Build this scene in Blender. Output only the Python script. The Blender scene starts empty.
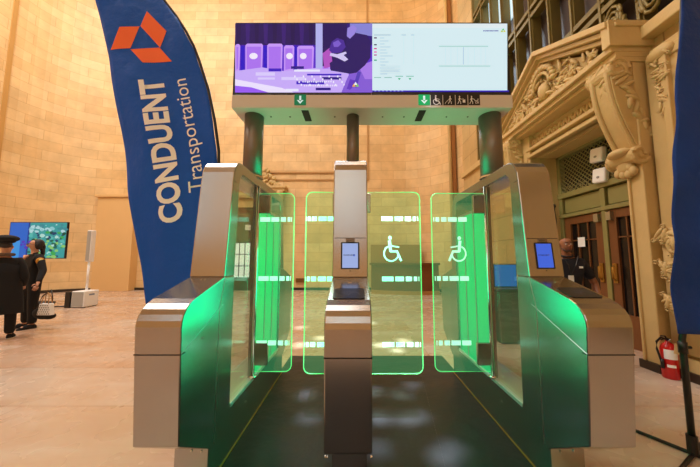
import bpy, bmesh, math, random
from mathutils import Vector, Matrix, noise
PI=math.pi
R=math.radians
random.seed(7)
C=bpy.context.scene.collection
HC=1.39; FL=272.0
TH=math.atan(24.5/FL); ct,st=math.cos(TH),math.sin(TH)
# ------------------------------------------------------------------ helpers
def at(x,y,Y):
    """a point of the photograph's frame turned into a place on the vertical plane at distance Y"""
    u=(x-356)/FL; v=-(y-233.5)/FL
    k=Y/(ct-v*st)
    return Vector((u*k,Y,HC+k*(st+v*ct)))
def srgb(r,g,b):
    f=lambda c:(c/255/12.92 if c/255<=0.04045 else ((c/255+0.055)/1.055)**2.4)
    return (f(r),f(g),f(b),1)
def new_mat(name):
    m=bpy.data.materials.new(name); m.use_nodes=True
    return m,m.node_tree.nodes,m.node_tree.links,m.node_tree.nodes['Principled BSDF']
def mat(name,col,rough=0.5,metal=0.0,emit=None,es=0.0,bump=0,bscale=40,var=0.0,vscale=6,spec=None,stretch=(1,1,1)):
    m,N,L,b=new_mat(name)
    b.inputs['Base Color'].default_value=col
    b.inputs['Roughness'].default_value=rough
    b.inputs['Metallic'].default_value=metal
    if spec is not None: b.inputs['Specular IOR Level'].default_value=spec
    if emit: b.inputs['Emission Color'].default_value=emit; b.inputs['Emission Strength'].default_value=es
    if bump or var:
        tc=N.new('ShaderNodeTexCoord'); mp=N.new('ShaderNodeMapping'); mp.inputs['Scale'].default_value=stretch
        L.new(tc.outputs['Object'],mp.inputs['Vector'])
    if bump:
        n=N.new('ShaderNodeTexNoise'); n.inputs['Scale'].default_value=bscale; n.inputs['Detail'].default_value=4
        L.new(mp.outputs[0],n.inputs['Vector'])
        bp=N.new('ShaderNodeBump'); bp.inputs['Strength'].default_value=bump; bp.inputs['Distance'].default_value=0.02
        L.new(n.outputs['Fac'],bp.inputs['Height']); L.new(bp.outputs[0],b.inputs['Normal'])
    if var:
        n=N.new('ShaderNodeTexNoise'); n.inputs['Scale'].default_value=vscale; n.inputs['Detail'].default_value=5
        L.new(mp.outputs[0],n.inputs['Vector'])
        mx=N.new('ShaderNodeMix'); mx.data_type='RGBA'
        mx.inputs[6].default_value=tuple(c*(1-var) for c in col[:3])+(1,)
        mx.inputs[7].default_value=tuple(min(1,c*(1+var)) for c in col[:3])+(1,)
        L.new(n.outputs['Fac'],mx.inputs[0]); L.new(mx.outputs[2],b.inputs['Base Color'])
    return m
def obj(name,bm,m,parent=None,smooth=False,label=None,bevel=0,loc=None):
    bmesh.ops.recalc_face_normals(bm,faces=bm.faces)
    me=bpy.data.meshes.new(name); bm.to_mesh(me); bm.free()
    if m: me.materials.append(m)
    return link(name,me,parent,smooth,label,bevel,loc)
def link(name,me,parent=None,smooth=False,label=None,bevel=0,loc=None):
    o=bpy.data.objects.new(name,me); C.objects.link(o)
    if parent: o.parent=parent
    if loc: o.location=loc
    if smooth:
        for p in me.polygons: p.use_smooth=True
    if label: o['label']=label
    if bevel:
        md=o.modifiers.new('bevel','BEVEL'); md.width=bevel; md.segments=2; md.limit_method='ANGLE'; md.angle_limit=R(35)
    return o
def thing(name,label,cat,loc=(0,0,0),rotz=0,group=None):
    o=bpy.data.objects.new(name,None); o.empty_display_size=.1; C.objects.link(o)
    o.location=loc; o.rotation_euler=(0,0,rotz); return tag(o,label,cat,group)
def tag(o,label,cat,group=None):
    o['label']=label; o['category']=cat
    if group: o['group']=group
    return o
def struct(name,bm,m,parent=None,smooth=False,bevel=0,label=None):
    o=obj(name,bm,m,parent,smooth,label,bevel)
    if not parent: o['kind']='structure'
    return o
def box(bm,x0,x1,y0,y1,z0,z1):
    v=[bm.verts.new(p) for p in ((x0,y0,z0),(x1,y0,z0),(x1,y1,z0),(x0,y1,z0),(x0,y0,z1),(x1,y0,z1),(x1,y1,z1),(x0,y1,z1))]
    for f in ((0,3,2,1),(4,5,6,7),(0,1,5,4),(1,2,6,5),(2,3,7,6),(3,0,4,7)): bm.faces.new([v[i] for i in f])
    return v
def B(*boxes):
    bm=bmesh.new()
    for b in boxes: box(bm,*b)
    return bm
def extrude_x(bm,prof,x0,x1):
    a=[bm.verts.new((x0,y,z)) for y,z in prof]; b=[bm.verts.new((x1,y,z)) for y,z in prof]
    n=len(prof)
    bm.faces.new(a); bm.faces.new(list(reversed(b)))
    for i in range(n): bm.faces.new((a[i],b[i],b[(i+1)%n],a[(i+1)%n]))
def extrude_y(bm,prof,y0,y1):
    a=[bm.verts.new((x,y0,z)) for x,z in prof]; b=[bm.verts.new((x,y1,z)) for x,z in prof]
    n=len(prof)
    bm.faces.new(a); bm.faces.new(list(reversed(b)))
    for i in range(n): bm.faces.new((a[i],b[i],b[(i+1)%n],a[(i+1)%n]))
def tube(bm,pts,r,seg=8,closed=False):
    pts=[Vector(p) for p in pts]; n=len(pts); rings=[]
    for i,p in enumerate(pts):
        if closed: d=pts[(i+1)%n]-pts[i-1]
        else: d=pts[min(i+1,n-1)]-pts[max(i-1,0)]
        d.normalize()
        up=Vector((0,0,1)) if abs(d.z)<.9 else Vector((1,0,0))
        a=d.cross(up).normalized(); b=d.cross(a)
        rr=r[i] if isinstance(r,(list,tuple)) else r
        rings.append([bm.verts.new(p+a*math.cos(2*PI*k/seg)*rr+b*math.sin(2*PI*k/seg)*rr) for k in range(seg)])
    m=n if closed else n-1
    for i in range(m):
        A=rings[i];Bb=rings[(i+1)%n]
        for k in range(seg): bm.faces.new((A[k],A[(k+1)%seg],Bb[(k+1)%seg],Bb[k]))
    if not closed: bm.faces.new(rings[0][::-1]); bm.faces.new(rings[-1])
def lathe(bm,prof,cx=0,cy=0,seg=28):
    rings=[[bm.verts.new((cx+r*math.cos(2*PI*k/seg),cy+r*math.sin(2*PI*k/seg),z)) for k in range(seg)] for r,z in prof]
    for A,Bb in zip(rings,rings[1:]):
        for k in range(seg): bm.faces.new((A[k],A[(k+1)%seg],Bb[(k+1)%seg],Bb[k]))
    bm.faces.new(rings[0][::-1]); bm.faces.new(rings[-1])
def ball(bm,c,sx,sy,sz,rot=None,seg=10):
    M=Matrix.Translation(c)
    if rot: M=M@rot.to_4x4()
    M=M@Matrix.Diagonal((sx,sy,sz,1))
    bmesh.ops.create_uvsphere(bm,u_segments=seg,v_segments=max(5,seg*2//3),radius=1,matrix=M)
# flat pictures: polygons with a colour each, on the plane  o + u*U + v*V, pushed n out
COLMATS={}
def colmat(es,rough=.5):
    k=(es,rough)
    if k in COLMATS: return COLMATS[k]
    m,N,L,b=new_mat('picture_ink')
    a=N.new('ShaderNodeVertexColor'); a.layer_name='Col'
    L.new(a.outputs[0],b.inputs['Base Color']); b.inputs['Roughness'].default_value=rough
    if es: L.new(a.outputs[0],b.inputs['Emission Color']); b.inputs['Emission Strength'].default_value=es; b.inputs['Specular IOR Level'].default_value=.12; b.inputs['Roughness'].default_value=.4
    if es:
        for l in list(b.inputs['Base Color'].links): L.remove(l)
        b.inputs['Base Color'].default_value=(.02,.02,.02,1)
    COLMATS[k]=m; return m
def picture(name,polys,parent,es=0,rough=.5,label=None,step=.0006):
    """polys: (list of 3D points, rgb, layer, normal)"""
    bm=bmesh.new(); cl=bm.loops.layers.float_color.new('Col')
    for pts,col,ly,nn in polys:
        f=bm.faces.new([bm.verts.new(Vector(p)+nn*step*ly) for p in pts])
        c=srgb(*col)
        for l in f.loops: l[cl]=c
    me=bpy.data.meshes.new(name); bm.to_mesh(me); bm.free(); me.materials.append(colmat(es,rough))
    return link(name,me,parent,label=label)
def circle2(cx,cy,r,n=20,a0=0,a1=2*PI):
    return [(cx+r*math.cos(a0+(a1-a0)*k/n),cy+r*math.sin(a0+(a1-a0)*k/n)) for k in range(n)]
def stroke2(pts,w):
    out=[]
    for (x0,y0),(x1,y1) in zip(pts,pts[1:]):
        dx,dy=x1-x0,y1-y0; l=math.hypot(dx,dy) or 1; nx,ny=-dy/l*w/2,dx/l*w/2; ex,ey=dx/l*w*.25,dy/l*w*.25
        out.append([(x0+nx-ex,y0+ny-ey),(x0-nx-ex,y0-ny-ey),(x1-nx+ex,y1-ny+ey),(x1+nx+ex,y1+ny+ey)])
    return out
def arc2(cx,cy,r,a0,a1,w,n=16):
    o=[]
    for k in range(n):
        A=a0+(a1-a0)*k/n; Bq=a0+(a1-a0)*(k+1)/n
        o.append([(cx+(r-w/2)*math.cos(A),cy+(r-w/2)*math.sin(A)),(cx+(r+w/2)*math.cos(A),cy+(r+w/2)*math.sin(A)),
                  (cx+(r+w/2)*math.cos(Bq),cy+(r+w/2)*math.sin(Bq)),(cx+(r-w/2)*math.cos(Bq),cy+(r-w/2)*math.sin(Bq))])
    return o
def wheelchair(): # about 1 high, faces +x
    o=[circle2(-.08,.40,.075)]
    o+=stroke2([(-.10,.27),(-.06,-.10)],.12)+stroke2([(-.08,.10),(.28,.04)],.055)
    o+=stroke2([(-.06,-.12),(.20,-.12),(.36,-.47)],.085)
    o+=arc2(-.04,-.20,.29,R(112),R(350),.06)
    return o
def text_mesh(s,size,offset=0.0,sx=1.0,space=1.0,res=3):
    cu=bpy.data.curves.new('t','FONT'); cu.body=s; cu.size=size; cu.offset=offset; cu.resolution_u=res; cu.space_character=space
    o=bpy.data.objects.new('t',cu); C.objects.link(o)
    dg=bpy.context.evaluated_depsgraph_get(); dg.update()
    me=bpy.data.meshes.new_from_object(o.evaluated_get(dg))
    bpy.data.objects.remove(o)
    for v in me.vertices: v.co.x*=sx
    return me
def skin(verts,edges,radii,sub=2,root=0):
    me=bpy.data.meshes.new('s'); me.from_pydata([tuple(v) for v in verts],edges,[]); me.update()
    o=bpy.data.objects.new('s',me); C.objects.link(o)
    md=o.modifiers.new('k','SKIN'); md.use_smooth_shade=True
    for i,r in enumerate(radii):
        sv=me.skin_vertices[0].data[i]
        sv.radius=(r,r) if not isinstance(r,tuple) else r
        sv.use_root=(i==root)
    s=o.modifiers.new('b','SUBSURF'); s.levels=sub; s.render_levels=sub
    dg=bpy.context.evaluated_depsgraph_get(); dg.update()
    m2=bpy.data.meshes.new_from_object(o.evaluated_get(dg))
    bpy.data.objects.remove(o)
    return m2
def to_bm(bm,me,M=None):
    b2=bmesh.new(); b2.from_mesh(me)
    if M: bmesh.ops.transform(b2,matrix=M,verts=b2.verts)
    t=bpy.data.meshes.new('x'); b2.to_mesh(t); b2.free(); bm.from_mesh(t)
# ------------------------------------------------------------------ materials
def steel_mat(name,col,rough=.3,vertical=True):
    m,N,L,b=new_mat(name)
    b.inputs['Metallic'].default_value=1
    tc=N.new('ShaderNodeTexCoord'); mp=N.new('ShaderNodeMapping')
    mp.inputs['Scale'].default_value=(90,6,.8) if vertical else (2,60,60)
    L.new(tc.outputs['Object'],mp.inputs['Vector'])
    n=N.new('ShaderNodeTexNoise'); n.inputs['Scale'].default_value=3; n.inputs['Detail'].default_value=6; L.new(mp.outputs[0],n.inputs['Vector'])
    mx=N.new('ShaderNodeMix'); mx.data_type='RGBA'; mx.inputs[6].default_value=tuple(c*.95 for c in col[:3])+(1,); mx.inputs[7].default_value=tuple(min(1,c*1.04) for c in col[:3])+(1,)
    L.new(n.outputs['Fac'],mx.inputs[0]); L.new(mx.outputs[2],b.inputs['Base Color'])
    mr=N.new('ShaderNodeMapRange'); mr.inputs[3].default_value=rough-.02; mr.inputs[4].default_value=rough+.03; L.new(n.outputs['Fac'],mr.inputs[0]); L.new(mr.outputs[0],b.inputs['Roughness'])
    return m
STEEL=steel_mat('brushed_steel',(.44,.41,.375,1),.21)
STEEL2=steel_mat('brushed_steel_side',(.42,.43,.42,1),.36)
CHROME=mat('polished_steel',(.75,.73,.70,1),.12,1)
SILL=mat('satin_sill',(.72,.74,.76,1),.28,.7)
DARKMETAL=mat('dark_column_metal',srgb(128,118,108),.42,.7)
BLACK=mat('black_plastic',srgb(18,18,20),.35)
PAD=mat('reader_pad_black',srgb(28,28,32),.3)
RUBBER=mat('dark_gap',srgb(25,22,20),.6)
WHITEPL=mat('white_plastic',srgb(246,246,246),.4)
GREYPL=mat('grey_speaker_mesh',srgb(170,168,164),.6,bump=.3,bscale=300)
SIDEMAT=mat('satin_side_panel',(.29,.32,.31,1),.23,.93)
HOUSING=mat('painted_housing',srgb(214,208,198),.42,var=.03)
def stone_mat(name,c1,c2,mort,bw=1.1,rh=.41,uv=True,bumps=.25,scale=1.0,msize=.012):
    m,N,L,b=new_mat(name)
    tc=N.new('ShaderNodeTexCoord')
    br=N.new('ShaderNodeTexBrick'); br.inputs['Scale'].default_value=1
    br.inputs['Brick Width'].default_value=bw; br.inputs['Row Height'].default_value=rh; br.inputs['Mortar Size'].default_value=msize
    br.inputs['Mortar Smooth'].default_value=.5; br.offset=.5
    br.inputs['Color1'].default_value=c1; br.inputs['Color2'].default_value=c2; br.inputs['Mortar'].default_value=mort
    br.inputs['Bias'].default_value=-.1
    L.new(tc.outputs['UV'],br.inputs['Vector'])
    n=N.new('ShaderNodeTexNoise'); n.inputs['Scale'].default_value=1.6; n.inputs['Detail'].default_value=6; n.inputs['Roughness'].default_value=.6
    L.new(tc.outputs['Object'],n.inputs['Vector'])
    rp=N.new('ShaderNodeMapRange'); rp.inputs[1].default_value=.3; rp.inputs[2].default_value=.7; rp.inputs[3].default_value=.84; rp.inputs[4].default_value=1.1
    L.new(n.outputs['Fac'],rp.inputs[0])
    mx=N.new('ShaderNodeVectorMath'); mx.operation='SCALE'
    L.new(br.outputs['Color'],mx.inputs[0]); L.new(rp.outputs[0],mx.inputs['Scale']); L.new(mx.outputs[0],b.inputs['Base Color'])
    b.inputs['Roughness'].default_value=.55
    bp=N.new('ShaderNodeBump'); bp.inputs['Strength'].default_value=bumps; bp.inputs['Distance'].default_value=.02
    iv=N.new('ShaderNodeMath'); iv.operation='SUBTRACT'; iv.inputs[0].default_value=1; L.new(br.outputs['Fac'],iv.inputs[1])
    L.new(iv.outputs[0],bp.inputs['Height']); L.new(bp.outputs[0],b.inputs['Normal'])
    return m
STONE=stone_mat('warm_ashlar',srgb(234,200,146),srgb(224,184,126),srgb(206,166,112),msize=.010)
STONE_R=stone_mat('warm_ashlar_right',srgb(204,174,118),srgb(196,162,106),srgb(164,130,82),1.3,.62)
CARVED=mat('carved_limestone',srgb(208,178,120),.6,var=.12,vscale=3,bump=.25,bscale=18)
BRONZE=mat('bronze_mullion',srgb(120,104,52),.45,.35,var=.15,vscale=5)
WINDARK=mat('dark_window_glass',srgb(92,82,80),.25,var=.3,vscale=.9)
WINLIT=mat('daylit_window_glass',srgb(180,205,215),.3,emit=srgb(190,220,235),es=1.1)
GREENPAINT=mat('olive_painted_metal',srgb(140,132,78),.5,var=.06)
WOODDOOR=mat('orange_oak',srgb(116,72,38),.4,var=.2,vscale=4,stretch=(6,6,1))
DOORGLASS=mat('dark_door_glass',srgb(24,20,20),.15)
DARKWOOD=mat('dark_counter_wood',srgb(118,66,30),.4,var=.2,vscale=3,stretch=(1,1,5))
MIDWOOD=mat('tan_counter_panel',srgb(176,122,66),.45,var=.1,vscale=2)
BASEDARK=mat('dark_baseboard_stone',srgb(52,40,30),.4)
BRASS=mat('brass_vent',srgb(170,126,50),.4,.6)
FLAGBLUE=None
def floor_mat():
    m,N,L,b=new_mat('marble_floor')
    tc=N.new('ShaderNodeTexCoord')
    br=N.new('ShaderNodeTexBrick'); br.inputs['Scale'].default_value=1; br.inputs['Brick Width'].default_value=2.1; br.inputs['Row Height'].default_value=.9
    br.inputs['Mortar Size'].default_value=.007; br.inputs['Mortar Smooth'].default_value=.3; br.inputs['Bias'].default_value=-.1
    br.inputs['Color1'].default_value=srgb(200,182,164); br.inputs['Color2'].default_value=srgb(186,144,108); br.inputs['Mortar'].default_value=srgb(140,104,76)
    L.new(tc.outputs['Object'],br.inputs['Vector'])
    # broad diagonal bands of orange stone
    mp=N.new('ShaderNodeMapping'); mp.inputs['Rotation'].default_value=(0,0,R(28)); mp.inputs['Scale'].default_value=(.35,1.3,1); L.new(tc.outputs['Object'],mp.inputs['Vector'])
    n=N.new('ShaderNodeTexNoise'); n.inputs['Scale'].default_value=1.2; n.inputs['Detail'].default_value=7; n.inputs['Roughness'].default_value=.62; n.inputs['Distortion'].default_value=.6
    L.new(mp.outputs[0],n.inputs['Vector'])
    cr=N.new('ShaderNodeValToRGB'); e=cr.color_ramp.elements; e[0].position=.36; e[0].color=srgb(184,138,102); e[1].position=.60; e[1].color=srgb(206,192,180)
    k=cr.color_ramp.elements.new(.5); k.color=srgb(198,168,146)
    L.new(n.outputs['Fac'],cr.inputs[0])
    mx=N.new('ShaderNodeMix'); mx.data_type='RGBA'; mx.blend_type='MIX'; mx.inputs[0].default_value=.45
    L.new(br.outputs['Color'],mx.inputs[6]); L.new(cr.outputs[0],mx.inputs[7])
    L.new(mx.outputs[2],b.inputs['Base Color'])
    b.inputs['Roughness'].default_value=.27
    nz=N.new('ShaderNodeTexNoise'); nz.inputs['Scale'].default_value=3; L.new(tc.outputs['Object'],nz.inputs['Vector'])
    mr=N.new('ShaderNodeMapRange'); mr.inputs[3].default_value=.18; mr.inputs[4].default_value=.36; L.new(nz.outputs['Fac'],mr.inputs[0]); L.new(mr.outputs[0],b.inputs['Roughness'])
    return m
FLOOR=floor_mat()
MATR=mat('black_rubber_matting',srgb(40,40,42),.33,bump=.8,bscale=3.0,var=.15,vscale=2,spec=.25)
def glass_mat(name,tint,veil,vs=0.0,gl=.10):
    m=bpy.data.materials.new(name); m.use_nodes=True; N=m.node_tree.nodes; L=m.node_tree.links; N.clear()
    out=N.new('ShaderNodeOutputMaterial'); tr=N.new('ShaderNodeBsdfTransparent'); tr.inputs[0].default_value=tint
    g=N.new('ShaderNodeBsdfGlossy'); g.inputs['Roughness'].default_value=.04; g.inputs[0].default_value=(1,1,1,1)
    lw=N.new('ShaderNodeLayerWeight'); lw.inputs[0].default_value=.5
    pw=N.new('ShaderNodeMath'); pw.operation='POWER'; pw.inputs[1].default_value=5; L.new(lw.outputs['Facing'],pw.inputs[0])
    fr=N.new('ShaderNodeMath'); fr.operation='MULTIPLY_ADD'; fr.inputs[1].default_value=.9; fr.inputs[2].default_value=.035; L.new(pw.outputs[0],fr.inputs[0])
    mx=N.new('ShaderNodeMixShader'); L.new(fr.outputs[0],mx.inputs[0]); L.new(tr.outputs[0],mx.inputs[1]); L.new(g.outputs[0],mx.inputs[2])
    last=mx
    if vs:
        em=N.new('ShaderNodeEmission'); em.inputs[0].default_value=veil; em.inputs[1].default_value=vs
        ad=N.new('ShaderNodeAddShader'); L.new(mx.outputs[0],ad.inputs[0]); L.new(em.outputs[0],ad.inputs[1]); last=ad
    L.new(last.outputs[0],out.inputs[0]); return m
PADGLASS=glass_mat('edge_lit_green_glass',(.87,.97,.85,1),(.02,.85,.34,1),.085)
CLEAR=glass_mat('clear_side_glass',(.93,.96,.90,1),(0,0,0,1),0)
EDGE=mat('green_glass_edge',srgb(120,230,140),.3,emit=srgb(110,255,160),es=.6)
MARK=mat('lit_white_marking',srgb(220,255,240),.5,emit=srgb(170,255,225),es=1.0)
LED=mat('green_led_panel',srgb(20,160,70),.4,emit=(.0,.80,.36,1),es=7.5)
LEDSOFT=mat('green_lit_diffuser',srgb(10,150,70),.35,emit=(.0,.70,.42,1),es=.34)
# ------------------------------------------------------------------ room shell
def uvwall(name,path,z0,z1,m,nz=1):
    bm=bmesh.new(); uv=bm.loops.layers.uv.new('UVMap'); s=0; prev=None; segs=[]
    for p in path:
        if prev: s+=math.dist(p,prev)
        segs.append((p,s)); prev=p
    for (p,a),(q,b) in zip(segs,segs[1:]):
        v=[bm.verts.new((p[0],p[1],z0)),bm.verts.new((q[0],q[1],z0)),bm.verts.new((q[0],q[1],z1)),bm.verts.new((p[0],p[1],z1))]
        f=bm.faces.new(v)
        for l,(u,w) in zip(f.loops,((a,z0),(b,z0),(b,z1),(a,z1))): l[uv].uv=(u,w)
    me=bpy.data.meshes.new(name); bm.to_mesh(me); bm.free(); me.materials.append(m)
    o=link(name,me); o['kind']='structure'
    sol=o.modifiers.new('s','SOLIDIFY'); sol.thickness=.25; sol.offset=-1 if nz>0 else 1
    return o
def box_uv(bm):
    uv=bm.loops.layers.uv.verify()
    for f in bm.faces:
        f.normal_update(); n=f.normal
        for l in f.loops:
            c=l.vert.co
            if abs(n.x)>.7: l[uv].uv=(c.y,c.z)
            elif abs(n.y)>.7: l[uv].uv=(c.x,c.z)
            else: l[uv].uv=(c.x,c.y)
    return bm
ZC=17.0
struct('floor',B((-15,4.9,-12,12.6,-.3,0)),FLOOR)
def arcpath():
    pts=[(-12.9,9.55)]
    for a in range(1,13):
        t=a/12*PI/2
        pts.append((-12.9+2.6*(1-math.cos(t)),9.55+2.45*math.sin(t)))
    for x in (-8,-6,-4,-2,0,1.2): pts.append((x,12.0))
    for a in range(0,13):
        t=a/12*PI/2
        pts.append((1.9+2.25*math.sin(t),12.0-2.3*(1-math.cos(t))))
    return pts
BACK=arcpath()
uvwall('wall_back',BACK,0,ZC,STONE)
bm=B((-14.85,-14.6,-12,8.4,0,ZC),(-14.85,-12.9,8.4,9.55,0,ZC)); bmesh.ops.recalc_face_normals(bm,faces=bm.faces); box_uv(bm); struct('wall_left',bm,STONE)
uvwall('wall_front',[(4.4,-12),(-14.6,-12)],0,ZC,STONE)
struct('ceiling',B((-15,5,-12.3,12.6,ZC,ZC+.2)),mat('ceiling_plaster',srgb(230,205,160),.8))
# right wall, with the doorway and the tall window above
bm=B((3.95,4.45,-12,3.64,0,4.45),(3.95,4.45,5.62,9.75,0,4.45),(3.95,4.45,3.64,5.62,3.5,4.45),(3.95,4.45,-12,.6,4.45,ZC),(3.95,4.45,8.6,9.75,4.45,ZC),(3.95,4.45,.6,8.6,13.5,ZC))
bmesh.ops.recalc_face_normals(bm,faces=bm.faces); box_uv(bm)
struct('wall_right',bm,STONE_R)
# pilaster strip where the curved wall ends
struct('trim_1',B((-12.93,-12.86,9.42,9.56,0,ZC)),mat('tan_pilaster_stone',srgb(196,150,84),.6,var=.1,vscale=1))
bm=B((3.80,3.94,10.42,10.66,0,ZC)); struct('trim_2',bm,mat('painted_groove_shade',srgb(150,98,46),.7))  # darker stone colour stands in for the shade of a groove
bm=bmesh.new(); tube(bm,[(3.72,10.45,0),(3.72,10.45,ZC)],.06,10); struct('trim_3',bm,CARVED,smooth=True)
# string courses and panel edge on the flat part of the back wall
bm=B((-10.2,.56,11.94,12.02,5.2,5.27),(-10.2,.56,11.96,12.02,4.86,4.93),(.5,.56,11.95,12.02,4.86,ZC)); struct('trim_4',bm,mat('string_course_stone',srgb(190,146,90),.6))
bm=bmesh.new()
pp=BACK
for (p,q) in zip(pp,pp[1:]):
    d=(Vector(q)-Vector(p)).normalized(); n=Vector((d.y,-d.x))*.05
    v=[bm.verts.new((a.x,a.y,z)) for z in (0,.11) for a in (Vector(p),Vector(q),Vector(q)+n,Vector(p)+n)]
    for f in ((0,1,2,3),(4,5,6,7),(0,1,5,4),(1,2,6,5),(2,3,7,6),(3,0,4,7)): bm.faces.new([v[i] for i in f])
struct('baseboard_back',bm,BASEDARK)
struct('baseboard_right',B((3.655,3.69,3.40,3.645,0,.10),(3.77,3.80,2.98,3.4,0,.10),(3.89,3.96,-12,3.35,0,.13),(3.89,3.96,6.3,9.75,0,.13)),BASEDARK)
# high windows behind the camera that light the hall
for i,x in enumerate((-10.5,-5.5,-.5)):
    w=struct('window_%d'%(i+2),B((x-1.5,x+1.5,-11.95,-11.9,5.5,14.5)),mat('tall_daylight_glass',(.5,.6,.7,1),.4,emit=(.72,.86,1,1),es=1.2))
    obj('window_frame',B(*[(x-1.55+k*.775-.04,x-1.55+k*.775+.04,-11.9,-11.82,5.45,14.55) for k in range(5)],*[(x-1.55,x+1.55,-11.9,-11.82,5.45+k*1.82-.04,5.45+k*1.82+.04) for k in range(6)]),BRONZE,w)
# added glowing windows, hidden behind the monitors, for highlights on mats and decks
for i,x in enumerate((-3.6,-1.3,1.0)):
    w=struct('window_%d'%(i+5),B((x-.75,x+.75,11.93,11.98,9.2,12.2)),mat('added_highlight_glass',(.5,.6,.7,1),.4,emit=(.70,.86,1,1),es=9))
    obj('window_frame',B((x-.8,x-.74,11.86,11.98,9.15,12.25),(x+.74,x+.8,11.86,11.98,9.15,12.25),(x-.02,x+.02,11.88,11.95,9.15,12.25),*[(x-.8,x+.8,11.87,11.98,9.15+k*1.02-.03,9.15+k*1.02+.03) for k in range(4)]),BRONZE,w)
# ------------------------------------------------------------------ tall bronze window over the door (window_1)
w1=struct('window_1',B((4.28,4.32,.6,8.6,4.45,13.5)),WINDARK)
lit=B((4.24,4.27,6.6,8.5,7.9,13.4)); obj('lit_panes',lit,WINLIT,w1,label='pale daylit panes')
bm=bmesh.new()
y=.75
while y<8.6:
    box(bm,4.02,4.22,y-.045,y+.045,4.45,13.5); box(bm,3.98,4.05,y-.02,y+.02,4.45,13.5); y+=.56
obj('upright_bars',bm,BRONZE,w1)
bm=bmesh.new()
for z in (5.38,5.56,6.9,7.1,9.4,9.6,11.9):
    box(bm,3.99,4.16,.6,8.6,z-.045,z+.045)
obj('cross_bars',bm,BRONZE,w1)
bm=bmesh.new()
for k in range(9):
    y=.9+k*.5
    for s in (0,1):
        pts=[(4.0,y+.22*math.cos(a*.5)*(1-a*.045)*(1 if s else -1)*.7,5.0+.33*math.sin(a*.5)*(1-a*.045)*(1 if s else -1)) for a in range(18)]
        tube(bm,pts,.028,6)
    ball(bm,(3.99,y,5.0),.04,.09,.09,seg=8)
    for q in range(4):
        ball(bm,(3.99,y+.16*math.cos(q*PI/2+.7),5.0+.2*math.sin(q*PI/2+.7)),.025,.09,.04,Matrix.Rotation(q*1.4,3,'X'),8)
obj('scroll_grille',bm,BRONZE,w1,True)
# sill and mouldings of the right wall
struct('trim_5',B((3.78,3.98,-12,3.38,4.28,4.45),(3.86,3.98,-12,3.36,4.0,4.1),(3.82,3.98,-12,3.36,3.86,4.0),(3.85,3.98,6.35,9.75,4.28,4.45)),CARVED,bevel=.015)
# ------------------------------------------------------------------ door surround
def leafs(bm,pts,rx,s0,s1,rnd):
    """curled leaf forms gathered on a plane facing -X"""
    for (y,z) in pts:
        a=rnd.uniform(0,2*PI); s=rnd.uniform(s0,s1)
        rot=Matrix.Rotation(a,3,'X')@Matrix.Rotation(rnd.uniform(-.5,.5),3,'Z')
        ball(bm,(rx-rnd.uniform(0,s*.35),y,z),s*.34,s*.28,s,rot,8)
        # a small volute at its tip
        d=rot@Vector((0,0,1))
        q=Vector((rx-s*.3,y,z))+d*s
        loop=[q+Vector((-.01*k*s,math.cos(k*.9)*s*(.34-.03*k),math.sin(k*.9)*s*(.34-.03*k))) for k in range(8)]
        tube(bm,loop,s*.09,5)
rnd=random.Random(3)
ds=struct('trim_6',B((3.7,3.97,3.42,3.64,0,4.02),(3.7,3.97,5.62,6.23,0,4.02),(3.74,3.97,3.64,5.62,3.5,3.62),(3.8,3.97,3.64,5.62,3.62,4.02)),CARVED,bevel=.012,label='carved stone door surround with triangular pediment')
obj('architrave',B((3.66,3.8,3.62,5.66,3.5,3.56),(3.68,3.8,3.6,5.72,3.66,3.72),(3.67,3.72,3.58,3.61,0,3.5),(3.67,3.72,5.68,5.72,0,3.5)),CARVED,ds,bevel=.01)
obj('reveal',B((3.9,4.33,3.64,3.65,0,3.49),(3.9,4.33,5.608,5.619,0,3.49),(3.9,4.33,3.64,5.62,3.488,3.499)),CARVED,ds)
bm=bmesh.new()
for k in range(30):
    y=3.92+k*.062
    ball(bm,(3.78,y,3.84),.035,.024,.085,Matrix.Rotation(.25*(1 if k%2 else -1),3,'X'),8)
    ball(bm,(3.78,y+.03,3.76),.03,.03,.03,seg=6)
obj('carved_frieze',bm,CARVED,ds,True)
# pediment: base cornice, raking cornices, end returns
def rake(bm,pts,x0,x1,h):
    for (y0,z0),(y1,z1) in zip(pts,pts[1:]):
        a=[(y0,z0-h),(y1,z1-h),(y1,z1),(y0,z0)]
        extrude_x(bm,a,x0,x1)
bm=bmesh.new()
for x0,z0,z1 in ((3.40,4.14,4.22),(3.46,4.06,4.14),(3.54,4.0,4.06)): box(bm,x0,3.97,3.40,6.28,z0,z1)
P0,PK,P1=(3.38,4.55),(4.83,5.28),(6.30,4.42)
rake(bm,[P0,PK,(6.3,4.48)],3.33,3.97,.09)
rake(bm,[(3.42,4.46),(4.83,5.19),(6.27,4.40)],3.40,3.97,.07)
rake(bm,[(3.45,4.39),(4.83,5.12),(6.24,4.33)],3.47,3.97,.07)
box(bm,3.36,3.97,3.36,3.48,4.2,4.56); box(bm,3.44,3.97,3.34,3.5,4.46,4.52)
extrude_x(bm,[(3.5,4.2),(6.2,4.2),(4.83,5.1)],3.56,3.97)
obj('pediment',bm,CARVED,ds,bevel=.008)
bm=bmesh.new()
pts=[]
for k in range(120):
    y=rnd.uniform(3.75,5.95); top=4.28+(5.02-4.28)*(1-abs(y-4.83)/1.35)
    if top>4.3: pts.append((y,rnd.uniform(4.27,top)))
leafs(bm,pts,3.53,.06,.125,rnd)
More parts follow.
